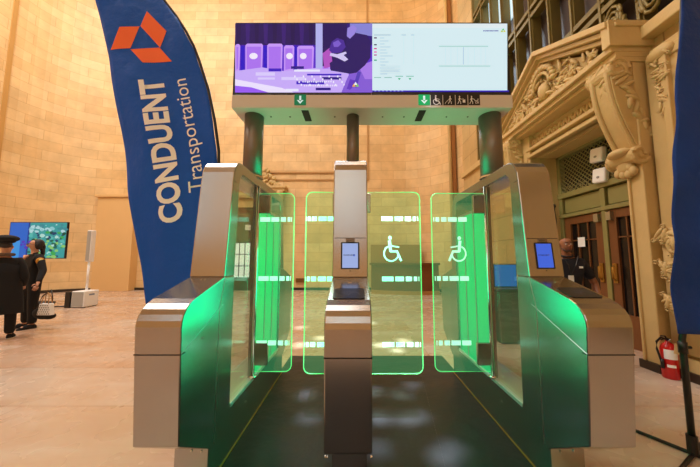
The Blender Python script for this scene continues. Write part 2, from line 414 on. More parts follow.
# scalloped shell / cartouche in the middle
for k in range(13):
    a=PI*k/12
    ball(bm,(3.48,4.83+.30*math.cos(a),4.58+.34*math.sin(a)),.06,.05,.07,Matrix.Rotation(-a+PI/2,3,'X'),8)
tube(bm,[(3.46,4.83+.22*math.cos(PI*k/14),4.55+.27*math.sin(PI*k/14)) for k in range(15)],.03,8)
ball(bm,(3.52,4.83,4.5),.09,.13,.16,seg=12)
obj('tympanum_carving',bm,CARVED,ds,True,label='carved leaves and shell filling the pediment')
# scroll consoles
def console(y0,y1,parent):
    bm=bmesh.new()
    prof=[]   # (x,z) seen along Y : deep at the top, sweeping back to the foot
    for k in range(15):
        t=k/14; prof.append((3.42+.30*(t**1.3)+.05*math.sin(t*PI*1.2)*-1,4.0-1.28*t))
    prof=[(3.97,4.0)]+prof+[(3.97,2.72)]
    extrude_y(bm,prof,y0,y1)
    ym=(y0+y1)/2; w=(y1-y0)
    for s in (-1,1):
        tube(bm,[(x-.015,ym+s*w*.36,z) for x,z in prof[1:-1]],.03,8)
    # rolled top and foot volutes
    for (cx,cz,rr,dirn) in ((3.50,3.92,.15,1),(3.68,2.74,.13,-1)):
        for yy in (y0-.02,y1+.02):
            tube(bm,[(cx+rr*(1-k*.045)*math.cos(k*.5*dirn),yy,cz+rr*(1-k*.045)*math.sin(k*.5*dirn)) for k in range(20)],.03,7)
        cyl=[(cx+rr*.85*math.cos(2*PI*k/18),cz+rr*.85*math.sin(2*PI*k/18)) for k in range(18)]
        extrude_y(bm,cyl,y0-.03,y1+.03)
    o=obj('console',bm,CARVED,parent,False,label='scrolled console bracket',bevel=.008)
    b2=bmesh.new()
    for k in range(16):
        t=k/15; z=3.95-.95*t; x=3.42+.30*(t**1.3)
        ball(b2,(x-.01,ym+rnd.uniform(-.08,.08)*(1-t),z),.045,.035,.11*(1.2-t*.6),Matrix.Rotation(rnd.uniform(-1.2,1.2),3,'X'),8)
        ball(b2,(x+.12+rnd.uniform(-.05,.05),y0-.005,z),.035,.035,.11*(1.2-t*.6),Matrix.Rotation(rnd.uniform(-1.4,1.4),3,'Y'),8)
    ball(b2,(3.66,ym,2.66),.06,.12,.15,seg=10); ball(b2,(3.6,ym,2.80),.12,.15,.07,seg=10)
    for k in range(6): ball(b2,(3.66,ym+.10*math.cos(k),2.55+.05*math.sin(2*k)),.05,.05,.07,seg=8)
    obj('leaf_carving',b2,CARVED,o,True)
console(3.44,3.76,ds); console(5.86,6.18,ds)
# outer pilaster with hanging carving at its head and a scroll at its foot
ps=struct('trim_7',B((3.84,3.97,3.05,3.40,0,4.0),(3.78,3.88,3.12,3.2,1.75,4.0),(3.80,3.97,3.0,3.4,0,.25)),CARVED,bevel=.012)
b2=bmesh.new(); leafs(b2,[(3.2+rnd.uniform(-.09,.09)*(1-k/40),3.98-.8*k/34) for k in range(34)],3.8,.04,.075,rnd); ball(b2,(3.82,3.2,3.95),.08,.16,.1)
obj('leaf_drop',b2,CARVED,ps,True)
b2=bmesh.new(); box(b2,3.76,3.9,3.06,3.34,.3,1.75); leafs(b2,[(3.16+.12*math.sin(k*.35)+rnd.uniform(-.06,.06),.75+k*.023) for k in range(42)]*2,3.74,.055,.10,rnd)
tube(b2,[(3.74,3.1+.16*(1-k*.04)*math.cos(k*.45),.95+.2*(1-k*.04)*math.sin(k*.45)) for k in range(20)],.04,8)
tube(b2,[(3.74,3.2+.10*(1-k*.04)*math.cos(k*.45),1.55+.16*(1-k*.04)*math.sin(k*.45)) for k in range(20)],.035,8)
obj('scroll_carving',b2,CARVED,ps,True)
# ------------------------------------------------------------------ doors in the recess (door_1)
d1=struct('door_1',B((4.34,4.42,3.9,5.75,0,3.5)),RUBBER)
obj('door_frame',B((4.24,4.36,4.77,4.85,0,2.66),(4.24,4.36,5.66,5.75,0,3.5),(4.24,4.36,3.9,3.98,0,3.5),(4.22,4.36,3.9,5.75,2.2,2.27),(4.22,4.36,3.9,5.75,2.6,2.7),(4.24,4.36,3.9,5.75,3.44,3.5)),GREENPAINT,d1,bevel=.008)
obj('fascia_panel',B((4.28,4.36,4.87,5.64,2.29,2.58),(4.28,4.36,4.0,4.75,2.29,2.58)),GREENPAINT,d1,bevel=.01)
bm=bmesh.new()
zb,zt,ya,yb=2.7,3.44,3.98,5.66
st_=.085
def clipline(y0,z0,y1,z1):
    # clip to the rectangle
    t0,t1=0,1; dy,dz=y1-y0,z1-z0
    for p,q in ((-dy,y0-ya),(dy,yb-y0),(-dz,z0-zb),(dz,zt-z0)):
        if p==0:
            if q<0: return None
        else:
            r=q/p
            if p<0: t0=max(t0,r)
            else: t1=min(t1,r)
    return None if t0>=t1 else ((y0+dy*t0,z0+dz*t0),(y0+dy*t1,z0+dz*t1))
k=-12
while k<34:
    for s in (1,-1):
        c=clipline(ya+k*st_,zb if s==1 else zt,ya+k*st_+.74,zt if s==1 else zb)
        if c: tube(bm,[(4.26,c[0][0],c[0][1]),(4.26,c[1][0],c[1][1])],.008,4)
    k+=1
obj('diamond_grille',bm,GREENPAINT,d1)
bm=bmesh.new()
for k in range(14): 
    y=4.05+k*.12
    tube(bm,[(4.25,y+.05*math.cos(a*.6),2.76+.05*math.sin(a*.6)) for a in range(11)],.008,5)
obj('grille_border',bm,GREENPAINT,d1)
for (ya_,yb_) in ((4.86,5.65),(3.99,4.76)):
    lf=obj('door_leaf',B((4.26,4.34,ya_,ya_+.13,0,2.19),(4.26,4.34,yb_-.13,yb_,0,2.19),(4.26,4.34,ya_+.13,yb_-.13,2.05,2.19),(4.26,4.34,ya_+.13,yb_-.13,0,.5)),WOODDOOR,d1,bevel=.006)
    obj('door_glass',B((4.30,4.32,ya_+.13,yb_-.13,.5,2.05)),DOORGLASS,lf)
    ym=(ya_+yb_)/2
    obj('glazing_bars',B((4.275,4.30,ym-.10,ym-.08,.5,2.05),(4.275,4.30,ym+.1,ym+.12,.5,2.05),(4.275,4.30,ya_+.13,yb_-.13,1.72,1.74)),WOODDOOR,lf)
    obj('push_plate',B((4.235,4.262,yb_-.10,yb_-.04,.98,1.30)) if ya_<4.5 else B((4.235,4.262,ya_+.03,ya_+.09,.98,1.30)),BRASS,lf)
    hb=bmesh.new(); yy=(yb_-.07) if ya_<4.5 else ya_+.06
    tube(hb,[(4.24,yy,1.02),(4.19,yy,1.06),(4.19,yy,1.24),(4.24,yy,1.28)],.012,8); obj('handle',hb,BRASS,lf,True)
    obj('closer_box',B((4.2,4.26,(yb_-.10) if ya_<4.5 else ya_+.02,(yb_-.02) if ya_<4.5 else ya_+.10,2.02,2.16)),mat('aged_steel',srgb(170,160,130),.4,.6),lf)
nt=obj('paper_notice',B((4.255,4.259,5.05,5.21,1.6,1.78)),WHITEPL,None); tag(nt,'small white paper notice taped to the dark door glass behind the man','notice')
d1.scale.y=1.07; d1.location.y=-.533
# two white boxes on the transom grille
for p,lab in (((4.58,3.17),'white rounded box on the diamond grille over the door, the upper of two'),((4.56,2.80),'white rounded box on the diamond grille over the door, the lower of two')):
    t=thing('wall_box',lab,'wall box',(4.2,p[0],p[1]),group='white boxes on the transom grille')
    bm=B((-.05,.05,-.125,.125,-.125,.125)); bmesh.ops.rotate(bm,verts=bm.verts,cent=(0,0,0),matrix=Matrix.Rotation(R(8),3,'X'))
    obj('cover',bm,WHITEPL,t,bevel=.03)
    bm=bmesh.new(); ball(bm,(-.055,0,-.03),.012,.03,.02); obj('badge',bm,GREYPL,t)
    obj('bracket',B((.04,.06,-.04,.04,-.16,-.02)),BLACK,t)
# hook and cable on the left jamb
bm=bmesh.new(); tube(bm,[(4.1,5.56,2.45),(4.08,5.55,2.36),(4.1,5.55,2.2),(4.1,5.56,1.2)],.025,8); tube(bm,[(4.1,5.57,2.47),(4.07,5.54,2.44)],.045,8)
o=obj('door_cable',bm,BLACK); tag(o,'black cable hanging from a hook on the left door jamb','cable')
# ------------------------------------------------------------------ back wall: doorway with lit window seen past the left turnstile
dz=struct('trim_8',B((-5.85,-5.45,11.75,12.0,0,4.0),(-3.75,-3.35,11.75,12.0,0,4.0),(-5.85,-3.35,11.75,12.0,3.6,4.0),(-5.95,-3.1,11.6,12.0,4.3,4.42),(-5.9,-3.2,11.65,12.0,4.0,4.3),(-6.0,-3.05,11.55,12.0,4.42,4.52)),CARVED,bevel=.015)
b2=bmesh.new()
for k in range(60):
    t=rnd.uniform(-1,1); h=(1-abs(t))**.7
    ball(b2,(-4.0+t*.55,11.75,4.55+rnd.uniform(0,.8)*h),rnd.uniform(.05,.11),.09,rnd.uniform(.06,.13),Matrix.Rotation(rnd.uniform(-1,1),3,'Y'),8)
for k in range(18):
    t=rnd.uniform(-1,1); ball(b2,(-5.5+t*.3,11.75,4.55+rnd.uniform(0,.35)*(1-abs(t))),.08,.08,.08,None,8)
obj('crest_carving',b2,CARVED,dz,True)
b2=bmesh.new()
for x in (-3.3,-5.9):
    tube(b2,[(x,11.6+.06*math.sin(k*.3),4.3-k*.12) for k in range(14)],[.14-.006*k for k in range(14)],8)
obj('side_bracket',b2,CARVED,dz,True)
d2=struct('door_2',B((-5.45,-3.75,11.86,11.93,0,3.6)),mat('dark_oak_door',srgb(84,52,22),.5,var=.2,vscale=2))
obj('door_frame',B((-5.45,-5.36,11.8,11.9,0,3.6),(-3.84,-3.75,11.8,11.9,0,3.6),(-4.52,-4.44,11.8,11.9,0,2.2),(-5.45,-3.75,11.8,11.9,2.12,2.22),(-5.45,-3.75,11.8,11.9,2.9,3.1)),mat('door_frame_oak',srgb(78,48,20),.5),d2)
pane=obj('lit_pane',B((-5.3,-4.58,11.83,11.87,.55,2.05)),mat('bright_pane',srgb(225,232,235),.4,emit=srgb(225,235,240),es=.95),d2,label='bright daylit glass')
obj('pane_bars',B(*[(-5.3+.72*k/3-.015,-5.3+.72*k/3+.015,11.81,11.83,.55,2.05) for k in range(4)],*[(-5.3,-4.58,11.81,11.83,.55+1.5*k/3-.015,.55+1.5*k/3+.015) for k in range(4)]),BLACK,pane)
o=obj('white_sign',B((-4.83,-4.6,11.74,11.76,2.6,2.83)),WHITEPL); tag(o,'small white square sign above the lit back door pane, seen through the left turnstile glass','sign')
o.location=(0,.04,0)
# shallow pilaster block on the left of the back wall
struct('trim_9',B((-11.2,-9.6,11.62,12.05,0,4.02),(-11.3,-9.5,11.55,12.05,4.02,4.14)),mat('pale_dado_stone',srgb(228,188,130),.35,var=.08,vscale=1),bevel=.012)
# brass vent low on the back wall
v=thing('wall_vent','small brass vent low on the back wall between the left glass doors','vent',(-2.42,11.96,.42))
obj('frame',B((-.2,.2,-.03,.02,-.09,.09)),BRASS,v); obj('slots',B(*[(-.17,.17,-.036,-.03,-.07+k*.035,-.055+k*.035) for k in range(5)]),RUBBER,v)
# ------------------------------------------------------------------ dark counter at the right of the back wall
ct_=thing('information_counter','long dark wood counter against the curved back wall behind the wide lane','counter',(2.3,10.3,0))
def curved(bm,r0,r1,a0,a1,z0,z1,cx=0,cy=0,n=18):
    rings=[]
    for k in range(n+1):
        a=a0+(a1-a0)*k/n; c,s=math.sin(a),-math.cos(a)
        rings.append([bm.verts.new((cx+r*c,cy+r*s,z)) for r,z in ((r0,z0),(r1,z0),(r1,z1),(r0,z1))])
    for A,Bq in zip(rings,rings[1:]):
        for i in range(4): bm.faces.new((A[i],A[(i+1)%4],Bq[(i+1)%4],Bq[i]))
    bm.faces.new(rings[0]); bm.faces.new(rings[-1][::-1])
bm=bmesh.new(); curved(bm,2.7,3.0,R(-34),R(17),0,1.12,0,3.1); obj('front_panel',bm,DARKWOOD,ct_)
bm=bmesh.new(); curved(bm,2.5,3.07,R(-35),R(17.5),1.12,1.2,0,3.1); obj('worktop',bm,DARKWOOD,ct_)
bm=bmesh.new(); curved(bm,2.99,3.04,R(-34),R(17),0,.14,0,3.1); obj('plinth',bm,MIDWOOD,ct_)
o=obj('back_screen',B((.62,2.7,11.5,11.57,0,1.95)),MIDWOOD); tag(o,'tan panel screen standing behind the dark counter','screen')
# ------------------------------------------------------------------ mats
def sheet(name,pts,z,th,m):
    bm=bmesh.new(); a=[bm.verts.new((x,y,z)) for x,y in pts]; b=[bm.verts.new((x,y,z+th)) for x,y in pts]; n=len(pts)
    bm.faces.new(a[::-1]); bm.faces.new(b)
    for i in range(n): bm.faces.new((a[i],a[(i+1)%n],b[(i+1)%n],b[i]))
    return obj(name,bm,m)
g='dark mats under the turnstiles'
o=sheet('floor_mat',[(-.93,-.3),(-.10,-.3),(-.10,4.0),(-.93,4.0)],.001,.008,MATR); tag(o,'black rubber mat filling the narrow left lane','mat',g)
o=sheet('floor_mat',[(-.10,-.3),(.30,-.3),(.86,4.0),(-.10,4.0)],.001,.008,MATR); tag(o,'black rubber mat on the left half of the wide lane','mat',g)
o=sheet('floor_mat',[(.3005,-.3),(1.22,-.3),(1.22,4.0),(.8605,4.0)],.001,.008,MATR); tag(o,'black rubber mat on the right half of the wide lane','mat',g)
# ------------------------------------------------------------------ turnstile cabinets
Y0=2.6
W=.236
def prof_base():
    front=[(1.452,.445),(1.42,.905),(1.413,1.04),(1.418,1.07),(1.430,1.10),(1.450,1.125),(1.48,1.147),(1.525,1.168),(1.60,1.190),(1.85,1.262),(2.0,1.262),(2.01,.37)]
    back=[(2*Y0-y,z) for y,z in reversed(front)]
    under=[(2*Y0-1.77,.23),(1.77,.23)]
    return front+back+under
def prof_arch():
    out=None
    inn=[(2.0,1.262),(2.03,1.955),(2.045,2.005),(2.08,2.035)]
    return out,inn
def post_pt(xc,u,v,w):
    """u across, v up the leaning post front, w outwards"""
    a=Vector((0,.075,.668)).normalized(); n=Vector((0,-a.z,a.y))
    return Vector((xc+u,1.85-Y0,1.262))+a*v+n*w
def rbox(bm,f,u0,u1,v0,v1,w0,w1,r=0,n=4):
    if r:
        pl=[]
        for cx,cy,a0 in ((u1-r,v1-r,0),(u0+r,v1-r,90),(u0+r,v0+r,180),(u1-r,v0+r,270)):
            for k in range(n+1):
                a=R(a0+90*k/n); pl.append((cx+r*math.cos(a),cy+r*math.sin(a)))
    else: pl=[(u1,v1),(u0,v1),(u0,v0),(u1,v0)]
    A=[bm.verts.new(f(u,v,w0)) for u,v in pl]; Bq=[bm.verts.new(f(u,v,w1)) for u,v in pl]; m=len(pl)
    bm.faces.new(A); bm.faces.new(Bq[::-1])
    for i in range(m): bm.faces.new((A[i],Bq[i],Bq[(i+1)%m],A[(i+1)%m]))
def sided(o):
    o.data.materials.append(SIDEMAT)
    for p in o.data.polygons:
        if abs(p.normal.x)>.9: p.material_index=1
def cabinet(xc,label,screen_rgb,sides,led=False):
    t=thing('turnstile_cabinet',label,'turnstile',(xc,Y0,0),group='brushed steel turnstile cabinets')
    h=W/2
    bm=bmesh.new(); extrude_x(bm,[(y-Y0,z) for y,z in prof_base()],-h,h)
    sided(obj('body',bm,STEEL,t,bevel=.007))
    bm=bmesh.new()
    out,inn=prof_arch()
    o1=[(1.85,1.262),(1.925,1.95),(1.935,2.015),(1.955,2.06),(1.985,2.095),(2.025,2.115),(2.08,2.12)]
    oo=o1+[(2*Y0-y,z) for y,z in reversed(o1)]
    ii=inn+[(2*Y0-y,z) for y,z in reversed(inn)]
    pl=oo+ii[::-1]
    extrude_x(bm,[(y-Y0,z) for y,z in pl],-h,h)
    sided(obj('frame',bm,STEEL,t,bevel=.007))
    sided(obj('foot',B((-h+.014,h-.014,1.77-Y0,Y0-1.77,0.0095,.235)),STEEL,t,bevel=.004))
    # joint lines
    f=lambda u,v,w:post_pt(0,u,v,w)
    obj('panel_seam',B((-h-.0003,h+.0003,1.4188-Y0,1.46-Y0,.900,.906)),RUBBER,t)
    bm=bmesh.new(); rbox(bm,f,-h-.0003,h+.0003,.692,.696,-.05,.0008); obj('panel_seam',bm,RUBBER,t)
    if screen_rgb: bm=bmesh.new(); rbox(bm,f,-h+.012,h-.012,.262,.266,-.01,.0012); obj('panel_seam',bm,RUBBER,t)
    for s in sides:
        x=s*(h+.0004)
        bm=bmesh.new(); tube(bm,[(x,1.425-Y0,.905),(x,1.85-Y0,1.085)],.0018,4); obj('panel_seam',bm,STEEL2,t)
        bm=bmesh.new(); tube(bm,[(x,1.80-Y0,.24),(x,1.80-Y0,1.07),(x,1.86-Y0,1.26)],.0018,4); obj('panel_seam',bm,STEEL2,t)
        for (y,z) in ((1.62,.93),(1.56,.36),(1.66,.29),(2.3,.24)):
            bm=bmesh.new(); tube(bm,[(s*(h+.001),y-Y0,z),(s*(h+.005),y-Y0,z)],.0075,8); obj('screw',bm,CHROME,t)
    obj('sill',B((-h-.004,h+.004,2.012-Y0,Y0-2.012,.345,.374)),SILL,t,bevel=.004)
    # clear glass in front of the hinge, lit panel behind it
    for s in sides:
        xi=s*(h-.03); lo_,hi_=xi-.004,xi+.004
        obj('side_window',B((lo_,hi_,2.015-Y0,2.38-Y0,.375,2.03)),CLEAR,t)
        lo_,hi_=(s*(h-.035),s*(h-.012)) if s>0 else (s*(h-.012),s*(h-.035))
        rp=obj('side_panel',B((lo_,hi_,2.46-Y0,3.19-Y0,.72 if led else .375,1.86)),LED if led else LEDSOFT,t,label='green lit panel')
        lo_,hi_=(s*(h-.038),s*(h-.009)) if s>0 else (s*(h-.009),s*(h-.038))
        for y in (2.47,2.72,2.95,3.17): obj('rib',B((lo_,hi_,y-.010-Y0,y+.010-Y0,.375,1.845)),STEEL2,rp)
        obj('top_rib',B((lo_,hi_,2.46-Y0,3.19-Y0,1.845,1.87)),STEEL2,rp)
        obj('hinge_post',B((lo_,hi_,2.41-Y0,2.445-Y0,.375,2.03)),STEEL,t)
        if not led: obj('outer_window',B((-s*(h-.03)-.004,-s*(h-.03)+.004,2.015-Y0,Y0-2.015,.375,2.03)),CLEAR,t)
    if led:
        for s in (-1,1):
            obj('led_strip',B((s*(h+.001)-.002,s*(h+.001)+.002,2.04-Y0,2.36-Y0,.42,1.93)),LED,t,label='green light strip')
    for s in sides: obj('base_trim',B((min(s*(h-.016),s*(h-.008)),max(s*(h-.016),s*(h-.008)),1.76-Y0,Y0-1.76,.0095,.018)),BRASS,t)
    if screen_rgb:
        z0=.045
        tb=bmesh.new(); rbox(tb,f,-.062,.062,.055,.235,-.004,.004,.006); o=obj('tablet_screen',tb,BLACK,t)
        nn=(f(0,0,1)-f(0,0,0))
        q=[((f(-.052,.063,.0045),f(.052,.063,.0045),f(.052,.227,.0045),f(-.052,.227,.0045)),screen_rgb,0,nn)]
        tri=[(.020,.140),(.034,.140),(.030,.155),(.022,.152)]
        q.append(([f(u,v,.0045) for u,v in tri],(90,120,230),2,nn))
        picture('screen_glow',q,o,es=1.0,label='light blue screen')
        me=text_mesh('CONDUENT',.0135,.0003)
        M=Matrix.Translation(f(-.045,.143,.006))@Matrix.Rotation(PI/2-math.atan(.075/.668),4,'X')
        me.transform(M); me.materials.append(mat('screen_text',srgb(30,45,120),.5)); link('screen_text',me,o)
        tb=bmesh.new(); rbox(tb,f,-.030,.030,.248,.262,-.003,.006,.002); rbox(tb,f,-.03,.03,.236,.245,-.003,.010,.002); obj('scanner_slot',tb,DARKMETAL,t)
        tb=bmesh.new(); rbox(tb,f,-.003,.003,.040,.046,-.002,.0015); obj('camera_dot',tb,BLACK,t)
        # reader pad on the sloping deck
        a=Vector((0,.25,.072)).normalized(); n=Vector((0,-a.z,a.y))
        g_=lambda u,v,w:Vector((u,1.575-Y0,1.183))+a*v+n*w
        tb=bmesh.new(); rbox(tb,g_,-.088,.088,-.045,.095,-.004,.004,.02); o=obj('reader_pad',tb,PAD,t)
        qs=[]
        for k in range(4):
            for arc in arc2(-.052+k*.006,.025,.014+.009*k,R(-50),R(50),.003,8): qs.append(([g_(x,y,.0045) for x,y in arc],(95,95,105),1,n))
        for stx in stroke2([(-.005,.0),(.02,.035),(.05,.03),(.06,.0)],.004)+stroke2([(.0,.045),(.04,.05)],.004): qs.append(([g_(x,y,.0045) for x,y in stx],(95,95,105),1,n))
        picture('tap_symbol',qs,o)
        tb=bmesh.new(); rbox(tb,g_,-.014,.014,.19,.203,-.003,.003,.003); obj('deck_sensor',tb,CHROME,t)
    else:
        a=Vector((0,.25,.072)).normalized(); n=Vector((0,-a.z,a.y))
        g_=lambda u,v,w:Vector((u,1.575-Y0,1.183))+a*v+n*w
        tb=bmesh.new()
        for u in (-.012,.012): rbox(tb,g_,u-.006,u+.006,.235,.247,-.003,.004,.003)
        obj('deck_screws',tb,CHROME,t)
    return t
cabL=cabinet(-1.003,'left brushed steel turnstile cabinet, plain deck without screen, beside the tall blue flag',None,(1,))
cabC=cabinet(-.039,'central brushed steel turnstile cabinet with pale blue screen between the two lanes',(170,190,245),(-1,1),led=True)
cabC.location.y-=.045
cabR=cabinet(1.288,'right brushed steel turnstile cabinet with deep blue screen, in front of the bald man',(70,110,235),(-1,))
YP=2.43
def paddle(cab,xh,xe,marks,icon=None,bw=(.115,.125)):
    """glass leaf hinged at xh, free edge at xe"""
    cx=cab.location.x; z0,z1=.42,1.975; s=1 if xe>xh else -1
    lo,hi=min(xh,xe),max(xh,xe); r=.055
    pl=[]
    for ax,az,a0,rr in ((hi-r,z1-r,0,r if s>0 else 0),(lo+r,z1-r,90,r if s<0 else 0),(lo+r,z0+r,180,r if s<0 else 0),(hi-r,z0+r,270,r if s>0 else 0)):
        if rr:
            for k in range(7):
                a=R(a0+90*k/6); pl.append((ax+r*math.cos(a),az+r*math.sin(a)))
        else: pl.append(({0:hi,90:lo,180:lo,270:hi}[a0],{0:z1,90:z1,180:z0,270:z0}[a0]))
    bm=bmesh.new(); extrude_y(bm,[(x-cx,z) for x,z in pl],YP-.006-Y0,YP+.006-Y0)
    p=obj('glass_leaf',bm,PADGLASS,cab,label='green edge lit glass leaf')
    bm=bmesh.new(); tube(bm,[(x-cx,YP-Y0,z) for x,z in pl],.0042,6,closed=True); obj('lit_edge',bm,EDGE,p)
    nn=Vector((0,-1,0))
    def marking(nm,qs,lab):
        b_=bmesh.new()
        for k,q in enumerate(qs): b_.faces.new([b_.verts.new((x-cx,YP-.0068-Y0-.0002*(k%7),z)) for x,z in q])
        obj(nm,b_,MARK,p,label=lab)
    for zc in (1.735,1.21,.66):
        for m0,m1 in marks: marking('white_dash',[[(m0,zc-.02),(m1,zc-.02),(m1,zc+.02),(m0,zc+.02)]],None)
    if icon:
        marking('wheelchair_symbol',[[(icon[0]+icon[2]*x*.215,icon[1]+y*.228) for x,y in pg] for pg in wheelchair()],'white wheelchair symbol')
    # hinge parts
    bx=xh+s*.055
    obj('hinge_bracket',B((min(xh+s*.012,xh+s*bw[0])-cx,max(xh+s*.012,xh+s*bw[0])-cx,YP-.018-Y0,YP+.018-Y0,1.79,1.955)),STEEL,p,bevel=.004)
    obj('hinge_bracket',B((min(xh+s*.012,xh+s*bw[1])-cx,max(xh+s*.012,xh+s*bw[1])-cx,YP-.018-Y0,YP+.018-Y0,.475,.66)),STEEL,p,bevel=.004)
    bm=bmesh.new(); tube(bm,[(xh+s*.006-cx,YP-.01-Y0,.375),(xh+s*.006-cx,YP-.01-Y0,2.034)],.011,12); tube(bm,[(xh+s*.006-cx,YP-.01-Y0,.374),(xh+s*.006-cx,YP-.01-Y0,.39)],.03,16)
    obj('hinge_rod',bm,CHROME,p,True)
    return p
XL,XCl,XCr,XR=-.885,-.157,.079,1.17
paddle(cabL,XL,-.557,[(-.86,-.77),(-.76,-.69),(-.675,-.63),(-.615,-.59),(-.582,-.575)])
paddle(cabC,XCl,-.442,[(-.25,-.17),(-.33,-.26),(-.39,-.345),(-.425,-.40),(-.44,-.434)],bw=(.05,.03))
paddle(cabC,XCr,.566,[(.225,.325),(.34,.415),(.43,.485),(.50,.53),(.541,.548)],(.315,1.475,1),bw=(.05,.03))
paddle(cabR,XR,.68,[(.918,.995),(.825,.905),(.765,.812),(.715,.748),(.695,.703)],(.905,1.475,-1))
# ------------------------------------------------------------------ overhead gantry and monitors
gt=thing('overhead_sign_gantry','white overhead beam on three dark columns spanning the turnstiles, carrying arrow signs','gantry',(.14,2.45,2.12))
gx,gy,gz=.14,2.45,2.12
for x,r in ((-.955,.085),(-.03,.058),(1.255,.098)):
    bm=bmesh.new(); lathe(bm,[(r,0.001),(r,.595)],x-gx,0,32); o=obj('column',bm,DARKMETAL,gt,True)
    bm=bmesh.new(); lathe(bm,[(r+.012,.0005),(r+.012,.014)],x-gx,0,32); obj('column_flange',bm,CHROME,o)
obj('beam',B((-1.105-gx,1.392-gx,2.3-gy,2.62-gy,2.715-gz,2.838-gz)),HOUSING,gt,bevel=.006)
nn=Vector((0,-1,0))
def icon_tile(cx,col,polys,fg,name,label,glow=0):
    q=[([(cx-gx+dx,2.2975-gy,2.788-gz+dz) for dx,dz in ((-.052,-.05),(.052,-.05),(.052,.05),(-.052,.05))],col,0,nn)]
    for k,pg in enumerate(polys): q.append(([(cx-gx+x*.09,2.2975-gy,2.788-gz+z*.09) for x,z in pg],fg,2+k%3*.5,nn))
    picture(name,q,gt,es=glow,label=label)
arrow=[[(-.10,.42),(-.10,-.05),(.10,-.05),(.10,.42)],[(0,-.42),(.34,-.03),(.16,-.03),(0,-.2),(-.16,-.03),(-.34,-.03)]]
def man2(x,s=1,walk=True):
    o=[circle2(x,.34,.07,12)]+stroke2([(x,.24),(x-.02,-.05)],.1)+stroke2([(x-.02,-.05),(x+.1,-.22),(x+.1,-.42)],.06)+stroke2([(x-.02,-.05),(x-.1,-.25),(x-.2,-.4)],.06)+stroke2([(x,.18),(x+.15,.05)],.05)+stroke2([(x,.18),(x-.14,.02)],.05)
    return o
icon_tile(-.495,(0,130,80),arrow,(235,255,245),'arrow_sign','green sign with white down arrow',.9)
icon_tile(.605,(0,175,95),arrow,(235,255,245),'arrow_sign','brighter green sign with white down arrow',1.1)
icon_tile(.715,(15,15,18),wheelchair(),(240,240,240),'pictogram_sign','black sign with wheelchair symbol')
icon_tile(.826,(15,15,18),man2(.1)+stroke2([(-.05,.0),(-.38,-.3)],.04)+stroke2([(-.38,-.3),(-.40,-.42)],.04),(240,240,240),'pictogram_sign','black sign with walking figure and cane')
icon_tile(.937,(15,15,18),man2(-.2)+[[(.1,-.3),(.36,-.3),(.36,.02),(.1,.02)]]+stroke2([(-.02,.05),(.18,.12)],.04),(240,240,240),'pictogram_sign','black sign with figure and luggage')
icon_tile(1.048,(15,15,18),man2(-.25)+arc2(.2,-.28,.1,0,2*PI,.04)+stroke2([(-.05,.1),(.1,-.1),(.35,-.1),(.38,.1)],.05)+arc2(.36,-.28,.08,0,2*PI,.04),(240,240,240),'pictogram_sign','black sign with figure pushing a stroller')
for x in (-.46,.60):
    obj('beam_slot',B((x-gx-.032,x-gx+.032,2.34-gy,2.53-gy,2.711-gz,2.717-gz)),RUBBER,gt)
for x in (-.8,-.62,-.2,.25,.45,.85,1.05):
    bm=bmesh.new(); tube(bm,[(x-gx,2.45-gy,2.709-gz),(x-gx,2.45-gy,2.717-gz)],.008,8); obj('beam_screw',bm,DARKMETAL,gt)
def monitor(x0,x1,label,polys,es):
    xm=(x0+x1)/2
    t=thing('display_monitor',label,'monitor',(xm,2.34,2.84),group='monitors on the overhead beam')
    obj('casing',B((x0-xm+.002,x1-xm-.002,-.035,.045,0.0,.697)),BLACK,t,bevel=.004)
    obj('mounting_plate',B((-.15,.15,.045,.09,-.001,.45)),DARKMETAL,t)
    q=[]
    for pts,col,ly in polys:
        q.append(([Vector((at(px,py,2.305).x-xm,-.0352,at(px,py,2.305).z-2.84)) for px,py in pts],col,ly,nn))
    picture('screen_image',q,t,es=es,step=.0004)
    return t
def S(cx,cy,pts,s): return [(cx+x/s,cy+y/s) for x,y in pts]
def sq(x0,y0,x1,y1): return [(x0,y0),(x1,y0),(x1,y1),(x0,y1)]
L1=[]
def A(pts,col,ly,base=L1,ox=230,oy=15,s=4.667): base.append((S(ox,oy,pts,s),col,ly))
A(sq(24,40,664,362),(42,12,120),0)
A(sq(24,40,400,150),(36,14,88),1)
for k in range(9): A([(30+k*42,40),(52+k*42,40),(48+k*42,140),(34+k*42,130)],(52,22,112) if k%2 else (30,10,76),1.5)
A(sq(24,140,664,362),(90,40,200),1)
for x0,x1,y0 in ((24,48,138),(72,154,136),(174,246,136),(252,300,144),(314,392,146),(400,470,148)):
    A([(x0,y0+6),(x0+8,y0-2),(x1-6,y0-2),(x1,y0+6),(x1-4,262),(x0,268)],(196,150,246),2)
    A([(x0+6,y0+12),(x1-8,y0+12),(x1-10,250),(x0+6,256)],(168,112,236),2.5)
for x0,x1 in ((50,68),(156,172),(302,312)): A(sq(x0,145,x1,262),(40,10,190),2)
for cx_,w_ in ((110,20),(278,16),(342,16)): A([(cx_+w_*math.cos(a*.63),192+15*math.sin(a*.63)) for a in range(10)],(240,232,250),3)
A([(24,262),(150,245),(250,262),(400,248),(550,262),(560,300),(520,362),(24,362)],(196,168,246),3)
A([(24,300),(120,318),(240,340),(300,362),(24,362)],(232,222,252),3.5)
A([(24,330),(100,338),(180,362),(24,362)],(150,90,240),3.8)
for k,(x,y,w,h) in enumerate(((120,268,90,16),(180,250,60,14),(285,240,60,12),(300,255,120,10),(240,290,110,14),(310,310,130,14),(430,290,90,12),(260,345,60,12),(130,292,80,10),(360,275,160,8),(400,340,70,12))):
    A(sq(x,y,x+w,y+h),[(214,200,250),(60,20,190),(40,14,130),(230,228,252)][k%4],4)
